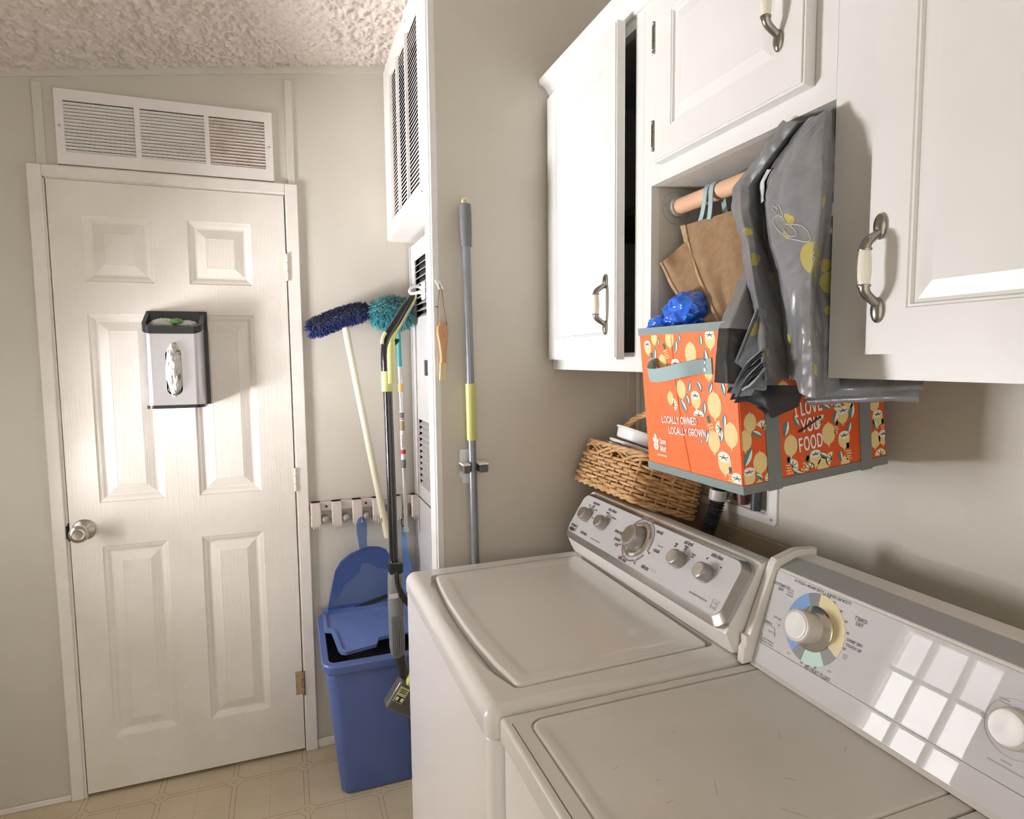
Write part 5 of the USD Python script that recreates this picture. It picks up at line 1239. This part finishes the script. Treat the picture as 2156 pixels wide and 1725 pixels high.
FAN3=[
 [(0.638,0.705,1.459),(0.653,0.719,1.461),(0.668,0.732,1.457)],
 [(0.638,0.736,1.438),(0.653,0.735,1.440),(0.668,0.731,1.436)],
 [(0.638,0.754,1.420),(0.653,0.744,1.422),(0.668,0.731,1.418)],
 [(0.638,0.767,1.403),(0.653,0.749,1.406),(0.668,0.730,1.402)]]
FAN4=[
 [(0.632,0.694,1.449),(0.647,0.711,1.451),(0.662,0.725,1.447)],
 [(0.632,0.714,1.432),(0.647,0.720,1.434),(0.662,0.725,1.429)],
 [(0.632,0.728,1.421),(0.647,0.727,1.423),(0.662,0.724,1.419)],
 [(0.632,0.743,1.415),(0.647,0.735,1.418),(0.662,0.724,1.414)]]
CORNER_DARK=[
 [(0.655,0.770,1.399),(0.660,0.736,1.422),(0.690,0.685,1.423)],
 [(0.652,0.748,1.396),(0.655,0.718,1.405),(0.685,0.678,1.410)],
 [(0.648,0.715,1.390),(0.652,0.701,1.376),(0.675,0.676,1.395)]]
SPREAD1=[
 [(0.760,0.750,1.429),(0.780,0.686,1.431),(0.800,0.633,1.431),(0.820,0.600,1.430)],
 [(0.755,0.744,1.412),(0.775,0.681,1.416),(0.790,0.625,1.419),(0.810,0.595,1.421)],
 [(0.760,0.749,1.400),(0.780,0.685,1.408),(0.800,0.632,1.414),(0.820,0.613,1.415)]]
SPREAD2=[
 [(0.775,0.761,1.399),(0.790,0.694,1.409),(0.800,0.632,1.414),(0.810,0.601,1.417)],
 [(0.770,0.756,1.392),(0.785,0.689,1.399),(0.795,0.628,1.405),(0.805,0.596,1.406)],
 [(0.790,0.773,1.388),(0.800,0.702,1.396),(0.810,0.640,1.402),(0.820,0.608,1.402)]]
JUTE_FRONT=[
 [(0.792,1.122,1.739),(0.783,1.065,1.735),(0.786,1.013,1.735),(0.784,0.970,1.733),(0.788,0.929,1.734)],
 [(0.785,1.082,1.664),(0.772,1.025,1.659),(0.776,0.982,1.662),(0.772,0.934,1.660),(0.780,0.900,1.661)],
 [(0.765,1.002,1.584),(0.751,0.962,1.584),(0.759,0.945,1.587),(0.751,0.893,1.589),(0.760,0.862,1.594)],
 [(0.740,0.922,1.515),(0.730,0.895,1.515),(0.738,0.889,1.517),(0.730,0.850,1.517),(0.740,0.830,1.520)],
 [(0.730,0.897,1.491),(0.725,0.878,1.490),(0.728,0.868,1.490),(0.725,0.838,1.489),(0.730,0.816,1.488)]]
JUTE_BACK=[
 [(0.772,1.170,1.669),(0.765,1.140,1.672),(0.775,1.112,1.689),(0.785,1.083,1.707),(0.800,1.068,1.724)],
 [(0.772,1.121,1.611),(0.758,1.081,1.615),(0.766,1.055,1.627),(0.775,1.037,1.638),(0.790,1.019,1.652)],
 [(0.762,1.051,1.556),(0.746,1.011,1.562),(0.756,0.996,1.570),(0.760,0.976,1.577),(0.775,0.965,1.588)],
 [(0.750,0.987,1.518),(0.735,0.951,1.520),(0.742,0.941,1.522),(0.745,0.926,1.525),(0.755,0.916,1.533)],
 [(0.740,0.955,1.492),(0.730,0.929,1.492),(0.734,0.917,1.491),(0.734,0.902,1.491),(0.740,0.891,1.490)]]
HANDLE_A=[(0.790,1.059,1.738),(0.772,1.017,1.761),(0.775,1.004,1.781),(0.795,1.019,1.793),(0.815,1.037,1.796)]
HANDLE_A2=[(0.784,1.029,1.735),(0.770,0.997,1.754),(0.772,0.992,1.775),(0.792,1.005,1.790)]
HANDLE_B=[(0.812,1.024,1.767),(0.808,1.016,1.752),(0.790,0.988,1.729)]
WHITE_H=[(0.755,0.846,1.776),(0.745,0.828,1.749),(0.745,0.832,1.741),(0.735,0.817,1.712),(0.735,0.815,1.700)]
TEAL=[(0.790,1.163,1.578),(0.800,1.157,1.614),(0.790,1.098,1.555),(0.770,1.136,1.527),(0.770,1.061,1.524)]
BLUE=[(0.700,1.082,1.524),(0.730,1.086,1.572),(0.750,1.066,1.585),(0.720,0.950,1.527),(0.690,0.966,1.544)]


JUTE_BACK[0][0] = (.757, 1.142, 1.664); JUTE_BACK[0][1] = (.752, 1.120, 1.668)
from scipy.ndimage import gaussian_filter
def cloth(net, nu, nv, sm=1.2, t=.0015, wr=0.0, seed=0, order=1):
    G = grid_up(net, nu, nv, order)
    G = np.stack([gaussian_filter(G[..., k], sm, mode='nearest') for k in range(3)], -1)
    if wr:
        n = np.cross(np.gradient(G, axis=0), np.gradient(G, axis=1)); n /= np.maximum(np.linalg.norm(n, axis=2, keepdims=True), 1e-12)
        w = np.abs(meshkit.noise(G * np.array([18, 24, 10]) + seed, seed) - .5) + .5 * np.abs(meshkit.noise(G * np.array([40, 48, 24]) + seed, seed + 3) - .5) + .3 * np.abs(meshkit.noise(G @ np.array([[60, 20, 0], [0, 70, 30], [20, 0, 50.]]) + seed, seed + 5) - .5)
        G = G + n * ((w - .3) * wr)[..., None]
    return G
def decal(G, u, v, ru, rv, off=.0012, n=26, rot=0.0):
    """A round print that follows the cloth: (u, v) in 0..1 along rows and columns, radii in metres."""
    from scipy.ndimage import map_coordinates
    R_, C_ = G.shape[:2]; c = [u * (R_ - 1), v * (C_ - 1)]
    gu = np.linalg.norm(G[min(int(c[0]) + 2, R_ - 1), int(c[1])] - G[max(int(c[0]) - 2, 0), int(c[1])]) / 4; gv = np.linalg.norm(G[int(c[0]), min(int(c[1]) + 2, C_ - 1)] - G[int(c[0]), max(int(c[1]) - 2, 0)]) / 4
    th = np.linspace(0, 2 * PI, n, endpoint=False); V = []
    nr = np.cross(np.gradient(G, axis=0), np.gradient(G, axis=1)); nr /= np.maximum(np.linalg.norm(nr, axis=2, keepdims=True), 1e-12)
    if nr[..., 0].mean() > 0: nr = -nr
    rings = []
    for f in (0.02, .34, .67, 1.0):
        a = c[0] + f * ru / gu * np.sin(th); b = c[1] + f * rv / gv * np.cos(th)
        a, b = np.clip(a, 0, R_ - 1), np.clip(b, 0, C_ - 1)
        rings.append(np.stack([map_coordinates(G[..., k] + nr[..., k] * off, [a, b], order=1) for k in range(3)], -1))
    m = loft(rings, True, False); return m

gm_ = thing('grey_tote', 'large crinkled grey tote with yellow fruit prints hanging foremost from the rod', 'tote bag', (.76, .78, 1.39), group=None)
G = cloth(GRAY_MAIN, 170, 150, 1.1, wr=.011, seed=2)
obj(gm_, 'bag_cloth', sheet(G, .0016), 'grey_film', smooth=50)
G2 = G.copy(); G2[..., 0] += .012
dl_ = [decal(G, u, v, a, b) for u, v, a, b in ((.415, .625, .009, .011), (.352, .775, .012, .012), (.535, .735, .021, .017), (.615, .93, .015, .012), (.700, .925, .007, .006), (.455, .17, .007, .007), (.545, .19, .012, .008), (.800, .46, .0075, .006), (.845, .215, .007, .004), (.905, .76, .0085, .0075), (.470, .60, .0065, .008), (.585, .80, .007, .006), (.56, .90, .009, .009), (.74, .80, .006, .005), (.625, .36, .006, .005), (.87, .95, .006, .005))]
obj(gm_, 'fruit_print', dl_, 'olive_print', smooth=40, label='yellow fruit print', kind='stuff')
def scrawl(pts, r=.0009):
    from scipy.ndimage import map_coordinates
    nr = np.cross(np.gradient(G, axis=0), np.gradient(G, axis=1)); nr /= np.maximum(np.linalg.norm(nr, axis=2, keepdims=True), 1e-12)
    if nr[..., 0].mean() > 0: nr = -nr
    p = smooth_path([(a, b, 0) for a, b in pts], 40); a, b = p[:, 0] * (G.shape[0] - 1), p[:, 1] * (G.shape[1] - 1)
    return tube(np.stack([map_coordinates(G[..., k] + nr[..., k] * .0011, [a, b], order=1) for k in range(3)], -1), r, 6)
sk = [scrawl([(.435, .60), (.425, .55), (.45, .53), (.47, .57), (.48, .66), (.478, .72), (.445, .70), (.430, .66), (.436, .60)]), scrawl([(.445, .60), (.440, .64), (.46, .655), (.468, .62), (.452, .59)]), scrawl([(.415, .55), (.40, .535), (.405, .57), (.425, .56), (.385, .565), (.39, .59), (.42, .575)]), scrawl([(.53, .735), (.545, .75), (.553, .73), (.54, .715), (.525, .725)], .0007)]
sk += [scrawl([(.400, .905), (.360, .915), (.395, .935), (.362, .955), (.405, .965)], .0012), scrawl([(.455, .905), (.440, .91), (.458, .92), (.442, .93), (.458, .94), (.440, .95), (.458, .96), (.443, .975)], .0009)]
obj(gm_, 'white_print', sk, 'white_print', smooth=40, label='white line print', kind='stuff')
r0_, r1_, c0_ = int(.20 * 169), int(.385 * 169), int(.41 * 149)
st_ = G[r0_:r1_, c0_:c0_ + 7].copy(); st_[..., 0] -= .0045; st_[..., 1] += .002
obj(gm_, 'strap', sheet(st_, .0016), 'white_strap', label='pale strap')
# handles of the grey tote round the rod
for y in (.775, .84):
    a = np.linspace(.0, 2 * PI, 30); obj(gm_, 'handle_loop', sheet(np.stack([np.stack([.795 + .0195 * np.cos(a), np.full(30, y + s * .012), 1.780 + .0195 * np.sin(a)], -1) for s in (-1, 1)], 0), .0016), 'grey_film')
def simple_bag(name, label, net, m, nu, nv, sm=1.5, wr=.003, seed=1, t=.0022, prints=(), pm='olive_print'):
    A_ = cloth(net, nu, nv, sm, wr=wr, seed=seed); lo = A_.reshape(-1, 3)
    b = thing(name, label, 'tote bag', (lo[:, 0].mean(), lo[:, 1].mean(), lo[:, 2].min()))
    obj(b, 'bag_cloth', sheet(A_, t), m, smooth=50)
    if prints: obj(b, 'fruit_print', [decal(A_, *q) for q in prints], pm, smooth=40, label='yellow fruit print', kind='stuff')
    return b, A_
A_ = cloth(GRAY_DARK, 70, 40, 2.0, wr=.007, seed=4)
gd = thing('grey_tote', 'dark grey tote with a black lower half, leftmost over the orange tote', 'tote bag', (.66, .84, 1.41))
obj(gd, 'bag_cloth', sheet(A_[:36], .003), 'grey_film', smooth=50, label='grey upper half')
obj(gd, 'lower_cloth', sheet(A_[35:], .003), 'grey_dark', smooth=50, label='black lower half')
obj(gd, 'fruit_print', [decal(A_[:36], *q) for q in ((.55, .35, .014, .012), (.35, .30, .016, .011), (.80, .45, .007, .008), (.12, .30, .016, .009), (.62, .80, .018, .014))], 'olive_print', smooth=40, label='yellow fruit print', kind='stuff')
for k, (net, lab) in enumerate(((FAN1, 'grey blue folded tote beside the dark one, its curved edge highest of the fan'), (FAN2, 'grey blue folded tote in the middle of the fan of folded bags'), (FAN3, 'grey blue folded tote lowest of the fan of folded bags'))):
    b, A_ = simple_bag('folded_tote', lab, net, 'grey_blue', 40, 24, 1.5, .0, 10 + k, .0012, ((.30, .35, .010, .008),) if k == 0 else ())
    e = A_[:, 0] + np.array([.003, -.002, -.002]); obj(b, 'edge_binding', tube(e, .0009, 6), 'grey_dark', label='black edge')
    lin = A_.copy(); lin[..., 0] += .006; lin[..., 2] -= .009; lin[..., 1] += .007
    obj(b, 'dark_lining', sheet(lin, .003), 'grey_dark', smooth=50, label='black lining')
simple_bag('folded_tote', 'small grey bag fold with a yellow print, lowest left of the grey totes', FAN4, 'grey_blue', 40, 24, 1.2, .005, 15, .003, ((.70, .30, .007, .007),))
simple_bag('folded_tote', 'dark pointed bag corner hanging below the grey totes in front of the orange tote', CORNER_DARK, 'grey_dark', 40, 40, 1.5, .005, 16, .004)
simple_bag('folded_tote', 'flat grey bag lying under the bottom of the right cabinet', SPREAD1, 'grey_film', 30, 60, 1.2, .006, 17, .006)
simple_bag('folded_tote', 'long dark grey bag bottom, lowest under the right cabinet', SPREAD2, 'grey_film', 30, 60, 1.2, .004, 18, .006)

def jute(name, label, net, seed):
    A_ = cloth(net, 80, 60, 1.6, wr=.004, seed=seed); lo = A_.reshape(-1, 3)
    b = thing('jute_bag', label, 'tote bag', (lo[:, 0].mean(), lo[:, 1].mean(), lo[:, 2].min()))
    obj(b, 'bag_cloth', sheet(A_, .0035), 'jute', smooth=50)
    hm = A_[:, :7].copy(); hm[..., 0] -= .0035
    obj(b, 'side_seam', sheet(hm, .003), 'jute_hem', smooth=50, label='lighter folded side seam')
    return b
jf = jute('jute_bag', 'brown jute bag with pale teal handles looped over the wooden rod', JUTE_FRONT, 1)
jute('jute_bag', 'lighter jute bag behind the one with teal handles, standing in the orange tote', JUTE_BACK, 2)
def strap_mesh(pts, w=.010, d=(0, 1, .25)):
    c = smooth_path(pts, 24); d = np.array(d) / np.linalg.norm(d) * w
    return sheet(np.stack([c - d, c + d], 0), .0016)
rodc = np.array([.795, 0, 1.780])
over = [(.795 + .0185 * math.cos(a), 1.012 + .012 * math.sin(a / 2), 1.780 + .0185 * math.sin(a)) for a in np.linspace(PI * 1.02, -.2, 9)]
obj(jf, 'handle', strap_mesh([(.789, 1.058, 1.730), (.781, 1.035, 1.752)] + over, .0062), 'teal_strap', smooth=50, label='pale teal strap')
obj(jf, 'handle', strap_mesh([(.783, 1.020, 1.730), (.775, 1.005, 1.755)] + [(x, y - .018, z + .0006) for x, y, z in over], .0062), 'teal_strap', smooth=50, label='pale teal strap')
obj(jf, 'handle', strap_mesh([(.8145, 1.018, 1.776), (.811, 1.010, 1.755), (.797, .985, 1.726)], .0075), 'teal_strap', smooth=50, label='pale teal strap')
bb = solo('blue_bag', [crumple((.745, 1.030, 1.540), (.052, .066, .058), 21, .30, 5, 3.6), crumple((.708, 1.072, 1.524), (.026, .034, .026), 22, .3, 4, 3.5)], 'blue_film', 'shiny crumpled blue plastic bag in the top of the orange tote', 'plastic bag', smooth=20)
tcd = trimesh.convex.convex_hull(np.array([(.775, 1.140, 1.520), (.790, 1.135, 1.612), (.793, 1.125, 1.600), (.778, 1.05, 1.52), (.781, 1.140, 1.520), (.796, 1.133, 1.612), (.784, 1.05, 1.52)]))
solo('folder', tcd, 'teal_board', 'dark teal stiff folder standing behind the blue bag', 'folder', smooth=False)
